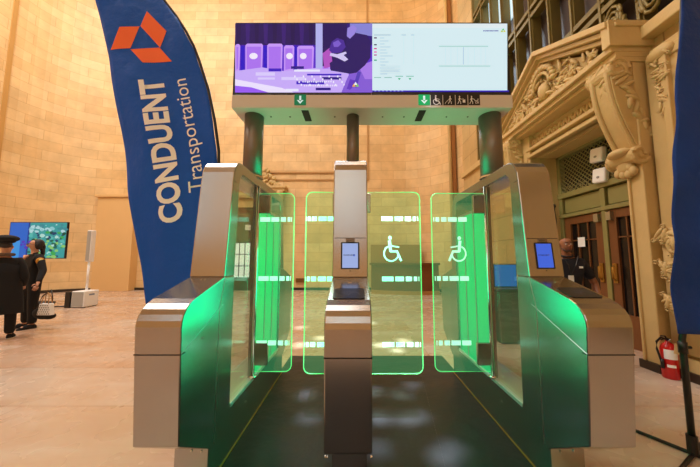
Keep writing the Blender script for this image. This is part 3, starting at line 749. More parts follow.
for k in range(24): A(sq(300+k*10,283+(k%4)*13,306+k*10,292+(k%4)*13),(236,232,252),4.5)
for k in range(16): A(sq(345+k*10,326,351+k*10,334),(228,220,250),4.6)
for k in range(14): A(sq(338+k*10,308,344+k*10,315),(228,220,250),4.6)
A(sq(400,40,432,250),(176,176,236),4)
A(sq(432,40,545,240),(32,10,88),3)
A([(432,180),(470,150),(480,240),(440,250)],(176,80,190),4)
A([(560,40),(664,40),(664,100),(600,90),(560,70)],(132,130,210),4.2)
A([(545,105),(590,85),(640,95),(658,130),(655,200),(630,235),(590,270),(560,275),(470,260),(465,225),(520,190),(540,150)],(38,20,96),5)
A([(475,125),(500,108),(530,118),(540,150),(520,175),(480,180),(462,165)],(70,40,150),5.2)
A([(480,130),(505,118),(520,135),(505,150),(485,150)],(120,90,200),5.4)
A([(548,62),(575,48),(592,62),(582,90),(560,112),(545,100)],(150,132,220),5.6)
A([(470,178),(500,184),(540,172),(545,180),(530,188),(552,208),(535,218),(500,200),(465,190)],(206,196,240),5.8)
A([(560,270),(664,225),(664,362),(520,362),(545,300)],(130,90,210),4.6)
A([(600,240),(664,215),(664,300),(630,300)],(166,120,230),4.8)
A([(596,262),(612,268),(590,340),(575,335)],(84,60,180),5)
A([(560,300),(600,310),(560,350),(545,345)],(96,50,190),5)
for a in (0,1,2): A([(570+a*8,335-(8 if a==1 else 0)),(578+a*8,320-(8 if a==1 else 0)),(586+a*8,335-(8 if a==1 else 0))],[(240,170,60),(250,250,250),(130,200,90)][a],6)
monitor(-1.105,.137,'left overhead monitor showing a purple scene of gates and a man',L1,1.25)
L2=[]
def A2(pts,col,ly): A(pts,col,ly,L2,365,15)
A2(sq(34,40,664,357),(222,246,252),0)
A2(sq(34,352,672,359),(40,30,190),1)
A2([(34,40),(660,40),(660,60),(34,60)],(232,246,250),.5)
for k,c in enumerate(((80,30,90),(50,60,90),(220,40,140),(235,90,190),(190,60,160),(40,170,130))):
    A2(sq(42,104+[0,32,50,66,80,104][k],55,110+[0,32,50,66,80,104][k]),c,1)
for k in range(13):
    y=92+k*14
    A2(sq(70,y+14,70+[20,40,22,50,30,36,60,24,40,26,70,90,34][k],y+17),(176,206,224),1)
A2(sq(42,92,120,95),(150,180,200),1); A2(sq(170,92,192,95),(160,190,205),1); A2(sq(215,92,230,95),(160,190,205),1)
for x in (180,226): A2(sq(x,100,x+2,230),(206,232,240),1)
for k in range(5): A2(sq(75,238+k*8,165,240+k*8),(196,222,232),1)
A2(sq(345,144,575,149),(178,222,214),1); A2(sq(345,236,585,241),(178,222,214),1)
A2(sq(458,150,461,232),(170,200,225),1)
for x in (375,400,430,480,510,540,562): A2(sq(x,152,x+2,232),(208,232,244),1)
A2(sq(42,290,75,294),(150,200,190),1); A2(sq(90,290,125,294),(150,200,190),1)
for x in (160,210): A2(sq(x-18,284,x+18,288),(130,200,180),1); A2([(x-7,295),(x+7,295),(x,304)],(40,190,120),1)
for k in range(12): A2(sq(552+k*6,71,556+k*6,77),(70,70,170),1)
for a in (0,1,2): A2([(632+a*6-(0),80-(8 if a==1 else 0)),(639+a*6,66-(8 if a==1 else 0)+4),(645+a*6,80-(8 if a==1 else 0))],[(190,210,60),(110,200,110),(220,220,90)][a],1+a*.2)
for k in range(8): A2(sq(44+k*18,353,52+k*18,356),(180,190,250),2)
monitor(.138,1.388,'right overhead monitor showing a pale white data table',L2,1.12)
# ------------------------------------------------------------------ flags
def cloth(name,rows,Y,ncol,wave,m,parent):
    bm=bmesh.new(); grid=[]
    for (l,r) in rows:
        row=[]
        for k in range(ncol+1):
            p=l.lerp(r,k/ncol); row.append(bm.verts.new((p.x,Y+wave(p.x,p.z),p.z)))
        grid.append(row)
    for a,b in zip(grid,grid[1:]):
        for k in range(ncol): bm.faces.new((a[k],a[k+1],b[k+1],b[k]))
    o=obj(name,bm,m,parent,True)
    s=o.modifiers.new('s','SOLIDIFY'); s.thickness=.002
    return o
def flagmat(name,col,col2):
    m,N,L,b=new_mat(name)
    tc=N.new('ShaderNodeTexCoord'); n=N.new('ShaderNodeTexNoise'); n.inputs['Scale'].default_value=9; n.inputs['Detail'].default_value=5; L.new(tc.outputs['Object'],n.inputs['Vector'])
    b.inputs['Base Color'].default_value=col; b.inputs['Roughness'].default_value=.55; b.inputs['Specular IOR Level'].default_value=.3
    bp=N.new('ShaderNodeBump'); bp.inputs['Strength'].default_value=.5; bp.inputs['Distance'].default_value=.03
    L.new(n.outputs['Fac'],bp.inputs['Height']); L.new(bp.outputs[0],b.inputs['Normal'])
    return m
FBLUE=flagmat('blue_flag_cloth',srgb(0,86,200),None)
FBLUE2=flagmat('blue_flag_cloth_right',srgb(8,58,140),None)
def interp(tab,y):
    for (a,x0),(b,x1) in zip(tab,tab[1:]):
        if a<=y<=b: t=(y-a)/(b-a); return x0+(x1-x0)*t
    return tab[-1][1] if y>tab[-1][0] else tab[0][1]
YF=2.65
LE=[(-90,78),(0,97),(60,110),(130,120),(220,131),(305,145)]
RE=[(-90,82),(-60,118),(-30,143),(0,163),(22,180),(50,194.5),(90,207),(120,213),(150,217),(180,217),(220,212),(260,206),(305,198)]
wv=lambda x,z:.022*math.sin(x*7+z*2.6)+.012*noise.noise(Vector((x*4,z*2.2,0)))*1.5+.01*math.sin(z*6+x*3)
fl=thing('feather_flag','tall blue feather flag with orange logo and white lettering, behind the left turnstile','flag',(0,0,0))
rows=[(at(interp(LE,y),y,YF),at(interp(RE,y),y,YF)) for y in [ -90+395*k/90 for k in range(91)]]
cloth('flag_cloth',rows,YF,22,wv,FBLUE,fl)
def on_flag(me_or_pts,off=.006):
    return [Vector((p.x,YF+wv(p.x,p.z)-off,p.z)) for p in me_or_pts]
orange=mat('orange_print',srgb(255,112,40),.5)
bm=bmesh.new()
for rh in (((146.6,10.9),(165.8,30.2),(158.8,46.3),(140.8,26.4)),((121.5,28.9),(139.9,26.7),(130.9,48.8),(111.6,50.8)),((131,49.8),(158.3,46.2),(171.1,60.6),(142.9,62.7))):
    n=8; g=[]
    c=[at(x,y,YF) for x,y in rh]
    for i in range(n+1):
        a=c[0].lerp(c[3],i/n); b=c[1].lerp(c[2],i/n); g.append([bm.verts.new(v) for v in on_flag([a.lerp(b,j/n) for j in range(n+1)])])
    for i in range(n):
        for j in range(n): bm.faces.new((g[i][j],g[i][j+1],g[i+1][j+1],g[i+1][j]))
obj('logo',bm,orange,fl,True,label='orange logo of three tilted rhombi')
def flag_text(s,p0,p1,cap0,cap1,offset,name,m,curv=0):
    """text running from image point p0 (start) to p1 (end), cap height going left"""
    me=text_mesh(s,1.0,offset,res=4)
    xs=[v.co.x for v in me.vertices]; ys=[v.co.y for v in me.vertices]; x0,x1=min(xs),max(xs)
    caph=max(v.co.y for v in me.vertices)
    bm=bmesh.new(); bm.from_mesh(me)
    bmesh.ops.triangulate(bm,faces=bm.faces)
    for _ in range(2):
        bmesh.ops.subdivide_edges(bm,edges=[e for e in bm.edges if e.calc_length()>.12],cuts=1)
        bmesh.ops.triangulate(bm,faces=[f for f in bm.faces if len(f.verts)>3])
    a=at(*p0,YF); b=at(*p1,YF); d=(b-a)
    nrm=Vector((-d.z,0,d.x)).normalized()     # left of travel
    for v in bm.verts:
        t=(v.co.x-x0)/(x1-x0); h=v.co.y/caph*(cap0+(cap1-cap0)*t)
        p=a+d*t+nrm*(h+curv*math.sin(t*PI)*-1)
        q=on_flag([p],.007)[0]; v.co=q
    me2=bpy.data.meshes.new(name); bm.to_mesh(me2); bm.free(); me2.materials.append(m)
    return link(name,me2,fl)
WPRINT=mat('white_print',srgb(250,250,250),.5)
flag_text('CONDUENT',(184,221),(161,77),.215,.225,.036,'bold_lettering',WPRINT,.012)
flag_text('Transportation',(203.5,190),(184.5,77),.145,.135,-.002,'thin_lettering',WPRINT,.02)
bm=bmesh.new()
pts=[at(interp(RE,y)+1,y,YF)+Vector((0,.015,0)) for y in range(-90,306,15)]
base=Vector((-1.52,YF+.02,.03)); pts.append(Vector((-1.53,YF+.015,.6))); pts.append(base)
tube(bm,pts,.014,10); obj('pole',bm,BLACK,fl,True)
bm=bmesh.new()
for a in (0.4,0.4+PI/2): 
    d=Vector((math.cos(a),math.sin(a),0))*.33; tube(bm,[base-d-Vector((0,0,.015)),base,base+d-Vector((0,0,.015))],.012,8)
lathe(bm,[(.03,0.0),(.03,.12)],base.x,base.y,16)
obj('cross_base',bm,BLACK,fl)
# right flag
YR=2.0
fr=thing('feather_flag','plain blue flag on a black pole at the right edge, nearer than the fire extinguisher','flag',(0,0,0))
wr=lambda x,z:.03*math.sin(x*8+1+z*.6)+.02*noise.noise(Vector((x*3,z*3,5)))*1.5
LE2=[(-60,681),(0,677.5),(60,675.5),(140,675),(220,676),(334,679)]
rows=[]
for k in range(61):
    y=-60+394*k/60
    l=at(interp(LE2,y),y,YR); r=Vector((l.x+.62+.05*math.sin(k/60*PI),YR,l.z-.03+(k/60)*.0)); rows.append((l,r))
cloth('flag_cloth',rows,YR,24,wr,FBLUE2,fr)
bm=bmesh.new(); tube(bm,[(2.38,YR+.05,.10),(2.39,YR+.055,.80)]+[at(interp(LE2,y)+6,y,YR+.07) for y in (320,300,240,180,120,60,0,-50)],.02,12); obj('pole',bm,BLACK,fr,True)
bm=bmesh.new(); tube(bm,[(2.388,YR+.055,.70),(2.389,YR+.055,.78)],.026,12); tube(bm,[(2.39,YR+.055,.74),(2.44,YR+.05,.74)],.012,8); obj('pole_clamp',bm,BLACK,fr,True)
bm=bmesh.new(); tube(bm,[(2.38,YR+.05,.01),(2.38,YR+.05,.14)],.03,12)
for a in (.5,.5+PI/2):
    d=Vector((math.cos(a),math.sin(a),0))*.36; tube(bm,[Vector((2.38,YR+.05,.014))-d,Vector((2.38,YR+.05,.014))+d],.013,8)
obj('cross_base',bm,BLACK,fr)
# ------------------------------------------------------------------ fire extinguisher
fe=thing('fire_extinguisher','red fire extinguisher on the floor against the right wall','fire extinguisher',(3.72,3.68-.14,0))
RED=mat('red_enamel',srgb(200,22,20),.28)
fe.location=(3.665,3.30,0); fe.scale=(.86,.86,.9)
bm=bmesh.new(); lathe(bm,[(.075,0),(.085,.008),(.086,.36),(.078,.40),(.05,.435),(.028,.45),(.028,.47)],0,0,28); obj('cylinder',bm,RED,fe,True)
def curved_label(bm,r,a0,a1,z0,z1,n=10):
    v=[[bm.verts.new((r*math.cos(a0+(a1-a0)*k/n),r*math.sin(a0+(a1-a0)*k/n),z)) for k in range(n+1)] for z in (z0,z1)]
    for k in range(n): bm.faces.new((v[0][k],v[0][k+1],v[1][k+1],v[1][k]))
bm=bmesh.new(); curved_label(bm,.0875,R(190),R(285),.25,.37); obj('label_plate',bm,WHITEPL,fe)
bm=bmesh.new(); curved_label(bm,.0875,R(205),R(262),.15,.185); obj('logo_sticker',bm,WHITEPL,fe)
bm=B((-.02,.02,-.02,.02,.46,.50)); tube(bm,[(-.01,0,.49),(-.05,-.02,.53),(-.13,-.04,.54)],.009,8); tube(bm,[(-.01,0,.48),(-.06,-.02,.50),(-.13,-.04,.49)],.008,8); obj('valve_handle',bm,BLACK,fe)
bm=bmesh.new(); tube(bm,[(0,.0,.485),(-.06,.03,.50),(-.12,.03,.45),(-.135,.02,.36),(-.125,0,.26),(-.11,-.01,.17)],.013,10); tube(bm,[(-.11,-.01,.24),(-.11,-.01,.13)],.02,10); obj('hose',bm,BLACK,fe,True)
bm=bmesh.new(); tube(bm,[(.0,-.02,.48),(.0,-.045,.48)],.02,14); obj('gauge',bm,CHROME,fe)
bm=B((-.035,.045,-.105,-.102,.33,.46)); bmesh.ops.rotate(bm,verts=bm.verts,cent=(0,-.1,.4),matrix=Matrix.Rotation(R(12),3,'Y')); obj('inspection_tag',bm,mat('cream_tag',srgb(225,205,160),.7),fe)
# ------------------------------------------------------------------ column loudspeaker at the back left
pa=thing('column_loudspeaker','white column loudspeaker on a thin pole and box base at the back left','loudspeaker',(-7.76,7.95,0))
obj('base_box',B((-.20,.16,-.22,.22,.02,.46)),WHITEPL,pa,bevel=.02)
obj('front_grille',B((-.18,.14,-.226,-.219,.04,.44)),GREYPL,pa)
obj('logo_mark',B((.159,.165,-.08,.08,.33,.37)),mat('blue_grey_badge',srgb(120,140,170),.5),pa)
bm=bmesh.new(); tube(bm,[(0,0,.46),(0,0,1.34)],.03,12); obj('pole',bm,WHITEPL,pa,True)
obj('speaker_column',B((-.07,.06,-.06,.09,1.28,2.20)),WHITEPL,pa,bevel=.02)
obj('column_grille',B((-.055,.045,-.066,-.059,1.31,2.17)),GREYPL,pa)
for a_,b_ in ((-.18,-.18),(.08,-.18),(-.18,.12),(.08,.12)): obj('rubber_foot',B((a_,a_+.06,b_,b_+.06,0,.021)),BLACK,pa)
o=obj('equipment_case',B((-8.13,-7.98,7.72,8.1,0.001,.44)),BLACK,bevel=.01); tag(o,'narrow black case standing against the left side of the loudspeaker base','case')
bm=bmesh.new()
for k in range(5):
    ph=k*1.3
    tube(bm,[(-8.78+.20*math.cos(a*.5+ph)*(1+.1*k),7.80+.12*math.sin(a*.5+ph),.03+.03*k+.01*math.sin(a)) for a in range(13)],.022,6)
tube(bm,[(-8.7,7.8,.03),(-8.45,7.8,.03),(-8.16,7.85,.03)],.02,6)
ball(bm,(-8.80,7.80,.10),.17,.12,.1)
o=obj('cable_heap',bm,BLACK,smooth=True); tag(o,'heap of black cables on the floor left of the loudspeaker case','cable')
# ------------------------------------------------------------------ television on a stand
tv=thing('television','wide television with blue and green picture on a floor stand behind the two dark-clothed people','television',(-9.45,8.05,0))
obj('casing',B((-.86,.86,0,.06,1.37,2.46)),BLACK,tv,bevel=.008)
tq=[]; rnd=random.Random(5)
def TV(x0,x1,z0,z1,col,ly): tq.append(([(x0,-.001,z0),(x1,-.001,z0),(x1,-.001,z1),(x0,-.001,z1)],col,ly,nn))
TV(-.84,.84,1.39,2.44,(60,170,170),0); TV(-.84,-.27,1.39,2.44,(40,110,215),1); TV(-.84,-.5,1.39,1.9,(60,160,240),1.5); TV(-.30,-.25,1.39,2.44,(20,60,150),2)
for k in range(150):
    x=rnd.uniform(-.22,.80); z=rnd.uniform(1.42,2.38); s=rnd.uniform(.025,.09)
    col=rnd.choice([(20,110,90),(60,180,90),(150,215,120),(30,70,110),(190,235,225),(90,200,190),(20,80,60)]) if z<2.15 else rnd.choice([(150,215,220),(60,150,160),(190,230,235)])
    n=7; tq.append(([(x+s*math.cos(2*PI*j/n)*rnd.uniform(.6,1.2),-.001,z+s*.7*math.sin(2*PI*j/n)*rnd.uniform(.6,1.2)) for j in range(n)],col,2+k*.02,nn))
for k in range(12): 
    x=-.45+.03*k; tq.append(([(x+.04*math.cos(j),-.001,1.78+.1*math.sin(k)+.04*math.sin(j)) for j in range(6)],(90,60,200),3+k*.1,nn))
picture('screen_image',tq,tv,es=.95)
bm=bmesh.new(); tube(bm,[(0,.12,.05),(0,.12,1.9)],.04,10); box(bm,-.25,.25,.06,.12,1.6,2.1); obj('stand_post',bm,BLACK,tv)
obj('stand_foot',B((-.34,.34,-.02,.30,0,.05)),BLACK,tv,bevel=.01)
# ------------------------------------------------------------------ laptop on a podium, seen through the right turnstile glass
pd=thing('podium','dark podium holding a laptop, behind the right turnstile','podium',(2.62,4.75,0))
obj('cabinet_body',B((-.26,.34,-.2,.25,0,.82)),mat('dark_podium',srgb(40,48,42),.35),pd,bevel=.01)
obj('worktop',B((-.3,.38,-.24,.29,.82,.86)),BLACK,pd,bevel=.006)
obj('side_stripe',B((.05,.12,-.206,-.2,.04,.8)),GREYPL,pd)
lp=thing('laptop','open laptop with plain blue screen on the podium behind the right turnstile','laptop',(2.60,4.66,.861))
obj('keyboard_base',B((-.2,.2,-.13,.12,0,.02)),DARKMETAL,lp,bevel=.005)
bm=B((-.2,.2,.12,.135,.02,.42)); lid=obj('lid',bm,BLACK,lp,bevel=.004)
picture('screen_glow',[([(-.19,.119,.04),(.19,.119,.04),(.19,.119,.41),(-.19,.119,.41)],(50,120,225),1,nn)],lid,es=.9)
# ------------------------------------------------------------------ people
SKIN_A=mat('skin_brown',srgb(150,96,66),.5); SKIN_B=mat('skin_light',srgb(206,150,120),.5)
NAVY=mat('navy_polo',srgb(22,24,36),.8,bump=.2,bscale=30); BLK=mat('black_cloth',srgb(14,13,15),.85,bump=.3,bscale=20); BLK2=mat('black_coat_wool',srgb(18,17,19),.9,bump=.3,bscale=16)
HAIR=mat('dark_hair',srgb(26,20,20),.5,bump=.4,bscale=60)
EYEW=mat('eye_white',srgb(225,220,210),.3)
def lerp(a,b,t): return Vector(a).lerp(Vector(b),t)
def chain(vs,es,rs,start,pts):
    prev=start
    for p,r in pts:
        vs.append(Vector(p)); rs.append(r)
        if prev is not None: es.append((prev,len(vs)-1))
        prev=len(vs)-1
    return prev
def figure(name,label,loc,rotz,height,skinm,topm,botm,armL,armR,stance=.1,coat=0,head_turn=0,slim=1.0,step=0.0,sleeve=1.0,shoem=None,neckopen=False):
    """armL/armR: (elbow, wrist) in local metres; local front is -Y"""
    k=height/1.75
    t=thing(name,label,'person',loc,rotz)
    K=lambda x,y,z:(x*k,y*k,z*k)
    # body: one continuous surface
    vs=[];es=[];rs=[]
    pel=chain(vs,es,rs,None,[(K(0,0,.96),(.15*k*slim,.11*k))])
    chest=chain(vs,es,rs,pel,[(K(0,.0,1.12),(.135*k*slim,.105*k)),(K(0,.0,1.30),(.16*k*slim,.115*k))])
    nk=chain(vs,es,rs,chest,[(K(0,.0,1.44),(.09*k,.075*k)),(K(0,-.005,1.50),.058*k),(K(0,-.015,1.56),.056*k)])
    hd=chain(vs,es,rs,nk,[(K(0,-.02,1.60),(.066*k,.082*k)),(K(0,-.012,1.66),(.076*k,.096*k)),(K(0,-.005,1.71),(.070*k,.088*k)),(K(0,0,1.742),(.035*k,.045*k))])
    hands=[]
    for s,(el,wr) in ((-1,armR),(1,armL)):
        sh=chain(vs,es,rs,chest,[(K(s*.17,0,1.40),.062*k)])
        e=chain(vs,es,rs,sh,[(lerp(K(s*.19,0,1.38),K(*el),.5),.05*k),(K(*el),.042*k)])
        w=chain(vs,es,rs,e,[(lerp(K(*el),K(*wr),.5),.036*k),(K(*wr),.026*k)])
        d=(Vector(K(*wr))-Vector(K(*el))).normalized()
        chain(vs,es,rs,w,[(Vector(K(*wr))+d*.045*k,(.018*k,.038*k)),(Vector(K(*wr))+d*.085*k,(.015*k,.036*k))])
        hands.append((Vector(K(*wr)),d,s))
    for s in (-1,1):
        hip=chain(vs,es,rs,pel,[(K(s*.09,0,.88),.092*k)])
        chain(vs,es,rs,hip,[(K(s*(.09+stance*.2),-s*step*.4,.70),.078*k),(K(s*(.09+stance*.35),-s*step*.7-.01,.49),.056*k),(K(s*(.09+stance*.45),-s*step,.30),.052*k),(K(s*(.09+stance*.5),-s*step+.01,.09),.036*k),(K(s*(.09+stance*.5),-s*step-.06,.045),.036*k),(K(s*(.1+stance*.5),-s*step-.15,.035),.028*k)])
    me=skin(vs,es,rs,2)
    bm=bmesh.new(); bm.from_mesh(me)
    # nose, ears, brow and chin grown on the head
    for v in bm.verts:
        if v.co.z>1.57*k and v.co.y<-.06*k:
            z=v.co.z/k; x=v.co.x/k
            v.co.y-=k*.022*math.exp(-((x)/.013)**2-((z-1.625)/.022)**2)
            v.co.y+=k*.012*math.exp(-((abs(x)-.03)/.014)**2-((z-1.655)/.012)**2)
    ball(bm,Vector(K(0,-.118,1.628)),.013*k,.018*k,.022*k,seg=8)
    for s in (-1,1): ball(bm,Vector(K(s*.078,.0,1.645)),.010*k,.02*k,.03*k,seg=8)
    # fingers
    for wr,d,s in hands:
        up=Vector((0,-1,0)); side=up-d*up.dot(d); side.normalize()
        nrm=d.cross(side)*s
        palm=wr+d*.075*k
        for i,(o_,ln) in enumerate(((-.027,.060),(-.009,.070),(.009,.074),(.027,.068))):
            b0=palm+side*(o_*k*-1)*-1
            p=[b0,b0+d*ln*.45*k+nrm*.004*k,b0+d*ln*.8*k+nrm*.018*k,b0+d*ln*k+nrm*.034*k]
            tube(bm,p,[.0095*k,.009*k,.0085*k,.006*k],6)
        b0=wr+d*.03*k+side*.03*k
        tube(bm,[b0,b0+side*.022*k+d*.025*k,b0+side*.028*k+d*.055*k],[.012*k,.010*k,.007*k],6)
    if head_turn:
        c=Vector(K(0,-.005,1.5))
        for v in bm.verts:
            f=min(1,max(0,(v.co.z/k-1.47)/.08))
            if f>0 and abs(v.co.x)<.14*k:
                q=Matrix.Rotation(head_turn*f,3,'Z')@(v.co-c); v.co=q+c
    body=obj('body',bm,skinm,t,True)
    # clothes: top
    vs=[];es=[];rs=[]; g=.014
    a=chain(vs,es,rs,None,[(K(0,0,.80),((.160)*k*slim,.125*k)),(K(0,0,.93),((.165)*k*slim,.128*k))])
    c=chain(vs,es,rs,a,[(K(0,0,1.12),((.155)*k*slim,.125*k)),(K(0,0,1.30),((.178)*k*slim,.135*k))])
    chain(vs,es,rs,c,[(K(0,.0,1.43),(.105*k,.09*k)),(K(0,-.002,1.475),(.068*k,.066*k))])
    for s,(el,wr) in ((-1,armR),(1,armL)):
        sh=chain(vs,es,rs,c,[(K(s*.175,0,1.40),.078*k)])
        if sleeve<.6:
            chain(vs,es,rs,sh,[(lerp(K(s*.19,0,1.38),K(*el),.5),.068*k),(lerp(K(s*.19,0,1.38),K(*el),.8),.062*k)])
        else:
            e=chain(vs,es,rs,sh,[(lerp(K(s*.19,0,1.38),K(*el),.5),.068*k),(K(*el),.06*k)])
            chain(vs,es,rs,e,[(lerp(K(*el),K(*wr),.5),.052*k),(lerp(K(*el),K(*wr),.96),.042*k)])
    me=skin(vs,es,rs,2); bm=bmesh.new(); bm.from_mesh(me); top=obj('top',bm,topm,t,True)
    if coat:
        bm=bmesh.new(); n=28
        prof=[(coat,.235),(coat+.2,.225),(.85,.205),(1.0,.19),(1.15,.175),(1.32,.185),(1.36,.12)]
        rings=[]
        for z,r in prof:
            rings.append([bm.verts.new((r*slim*k*1.05*math.cos(2*PI*j/n)*(1+.03*math.sin(5*2*PI*j/n)*(1.3-z)),r*.78*k*math.sin(2*PI*j/n)*(1+.03*math.sin(7*2*PI*j/n)*(1.3-z)),z*k)) for j in range(n)])
        for A_,B_ in zip(rings,rings[1:]):
            for j in range(n): bm.faces.new((A_[j],A_[(j+1)%n],B_[(j+1)%n],B_[j]))
        obj('coat',bm,topm,t,True)
    # trousers
    vs=[];es=[];rs=[]
    a=chain(vs,es,rs,None,[(K(0,0,1.05),((.14)*k*slim,.112*k)),(K(0,0,.95),((.15)*k*slim,.117*k))])
    for s in (-1,1):
        h_=chain(vs,es,rs,a,[(K(s*.09,0,.87),.105*k)])
        chain(vs,es,rs,h_,[(K(s*(.09+stance*.2),-s*step*.4,.70),.095*k),(K(s*(.09+stance*.35),-s*step*.7-.01,.49),.08*k),(K(s*(.09+stance*.45),-s*step,.30),.076*k),(K(s*(.09+stance*.5),-s*step+.005,.075),.07*k)])
    me=skin(vs,es,rs,2); bm=bmesh.new(); bm.from_mesh(me); obj('trousers',bm,botm,t,True)
    for s in (-1,1):
        bm=bmesh.new(); x=s*(.095+stance*.5)*k; y=-s*step*k
        n=16; pr=[]
        for z,sc in ((.0,1.0),(.025,1.02),(.06,.9),(.085,.62)):
            pr.append([bm.verts.new((x+.048*sc*k*math.cos(2*PI*j/n),y-.06*k+(.0 if z<.05 else .03*k)+.135*(sc if z<.05 else sc*.8)*k*math.sin(2*PI*j/n),z*k+.0)) for j in range(n)])
        for A_,B_ in zip(pr,pr[1:]):
            for j in range(n): bm.faces.new((A_[j],A_[(j+1)%n],B_[(j+1)%n],B_[j]))
        bm.faces.new(pr[0][::-1]); bm.faces.new(pr[-1])
        sh=obj('shoe',bm,shoem or BLK,t,True)
        bm=bmesh.new(); lathe(bm,[(.05*k,.001),(.052*k,.016*k)],0,0,16)
        for v in bm.verts: v.co=Vector((x+v.co.x,y-.06*k+v.co.y*2.75,v.co.z))
        obj('sole',bm,WHITEPL if (shoem) else BLACK,sh)
    HM=Matrix.Rotation(head_turn,4,'Z'); cpt=Vector(K(0,-.005,0))
    def head(p):
        q=HM@(Vector(K(*p))-cpt)+cpt; return q
    for s in (-1,1):
        bm=bmesh.new(); ball(bm,head((s*.029,-.097,1.655)),.012*k,.010*k,.008*k,seg=8); e=obj('eye',bm,EYEW,body,True)
        bm=bmesh.new(); ball(bm,head((s*.029,-.106,1.655)),.005*k,.004*k,.005*k,seg=8); obj('iris',bm,BLACK,e,True)
        bm=bmesh.new(); tube(bm,[head((s*.012,-.108,1.674)),head((s*.03,-.106,1.679)),head((s*.048,-.095,1.673))],.004*k,6); obj('eyebrow',bm,HAIR,body,True)
    bm=bmesh.new(); tube(bm,[head((-.024,-.098,1.594)),head((0,-.108,1.593)),head((.024,-.098,1.594))],[.003*k,.006*k,.003*k],6); obj('lips',bm,mat('lip_skin',srgb(150,80,70),.5),body,True)
    return t,body,top,head,k
man,mb,mt,mh,mk=figure('person','bald man in a navy polo with a badge, standing behind the right turnstile',(2.80,3.64,0),R(-14),1.66,SKIN_A,NAVY,BLK,
    ((.33,.02,1.12),(.30,-.14,.90)),((-.30,.02,1.12),(-.27,-.14,.90)),sleeve=.5,slim=1.02)
bm=bmesh.new()
for s in (-1,1): tube(bm,[mh((s*.02,-.10,1.545)),mh((s*.05,-.085,1.57)),mh((s*.068,-.05,1.60))],[.012,.012,.006],6)
ball(bm,mh((0,-.098,1.565)),.025,.012,.012,seg=8)
obj('beard',bm,mat('grey_beard',srgb(70,54,46),.8),man,True)
obj('badge',B((-.06,.0,-.165,-.160,1.08,1.17)),WHITEPL,man,label='white identity badge'); 
bm=bmesh.new(); tube(bm,[(-.09,-.11,1.42),(-.05,-.165,1.3),(-.03,-.166,1.17)],.004,5); tube(bm,[(.09,-.11,1.42),(.03,-.165,1.3),(-.03,-.166,1.17)],.004,5); obj('lanyard',bm,BLACK,man)
obj('shirt_logo',B((.07,.11,-.158,-.153,1.26,1.285)),WHITEPL,man,label='small white logo')
bm=bmesh.new(); tube(bm,[(.07*math.cos(a*.4),-.01+.066*math.sin(a*.4),1.425-.02*math.sin(a*.4)*-1) for a in range(16)],.013,6,closed=True); obj('collar',bm,NAVY,man,True)
wom,wb,wt,wh,wk=figure('person','woman with glasses, dark hair and black jacket facing the person in the hat',(-6.56,5.58,0),R(-22),1.76,SKIN_B,BLK,BLK,
    ((.33,.02,1.13),(.46,-.08,.90)),((-.25,.0,1.12),(-.20,-.20,1.0)),head_turn=R(-4),slim=1.32)
bm=bmesh.new()
ball(bm,wh((0,.025,1.68)),.088,.092,.092,seg=16); ball(bm,wh((0,.09,1.60)),.06,.045,.09,seg=12); ball(bm,wh((0,.10,1.50)),.045,.035,.10,seg=10)
for s in (-1,1): ball(bm,wh((s*.07,.02,1.63)),.025,.06,.08,seg=10)
obj('hair',bm,HAIR,wom,True)
bm=bmesh.new()
for s in (-1,1):
    tube(bm,[wh((s*.032+.024*math.cos(a*PI/6),-.122,1.653+.018*math.sin(a*PI/6))) for a in range(12)],.0028,5,closed=True)
    tube(bm,[wh((s*.056,-.12,1.657)),wh((s*.085,0,1.66))],.0028,5)
tube(bm,[wh((-.01,-.122,1.657)),wh((.01,-.122,1.657))],.0028,5)
obj('glasses',bm,BLACK,wom)
# patch on the sleeve facing the camera
bm=bmesh.new(); ball(bm,(.262,-.01,1.33),.016,.065,.07,seg=12); pt=obj('shoulder_patch',bm,mat('orange_patch',srgb(222,150,50),.7),wom,True,label='orange and yellow shoulder patch')
bm=bmesh.new(); ball(bm,(.274,-.005,1.34),.010,.035,.04,seg=10); obj('patch_centre',bm,mat('pale_patch',srgb(235,220,140),.7),pt,True)
bm=bmesh.new(); tube(bm,[(-.07,-.12,1.44),(0,-.145,1.38),(.07,-.12,1.44)],.02,6); obj('neckline',bm,SKIN_B,wom,True)
hat,hb_,ht,hh,hk=figure('person','person in a black coat and round black hat seen from behind at the left edge',(-6.14,4.78,0),R(216),1.68,SKIN_B,BLK2,BLK2,
    ((.27,.02,1.10),(.22,-.14,.92)),((-.27,.02,1.10),(-.22,-.14,.92)),coat=.45,slim=1.2,shoem=BLK,stance=.12)
bm=bmesh.new(); ball(bm,(0,.02,1.73),.15,.155,.065,seg=18); ball(bm,(0,.01,1.685),.105,.12,.045,seg=16); obj('hat',bm,BLK2,hat,True)
bm=bmesh.new(); tube(bm,[(.09*math.cos(a*2*PI/14),.01+.095*math.sin(a*2*PI/14),1.45) for a in range(14)],.028,8,closed=True); obj('scarf',bm,mat('grey_brown_scarf',srgb(96,76,64),.9),hat,True)
bm=bmesh.new(); ball(bm,(0,.05,1.62),.085,.075,.06,seg=12); obj('hair',bm,HAIR,hat,True)
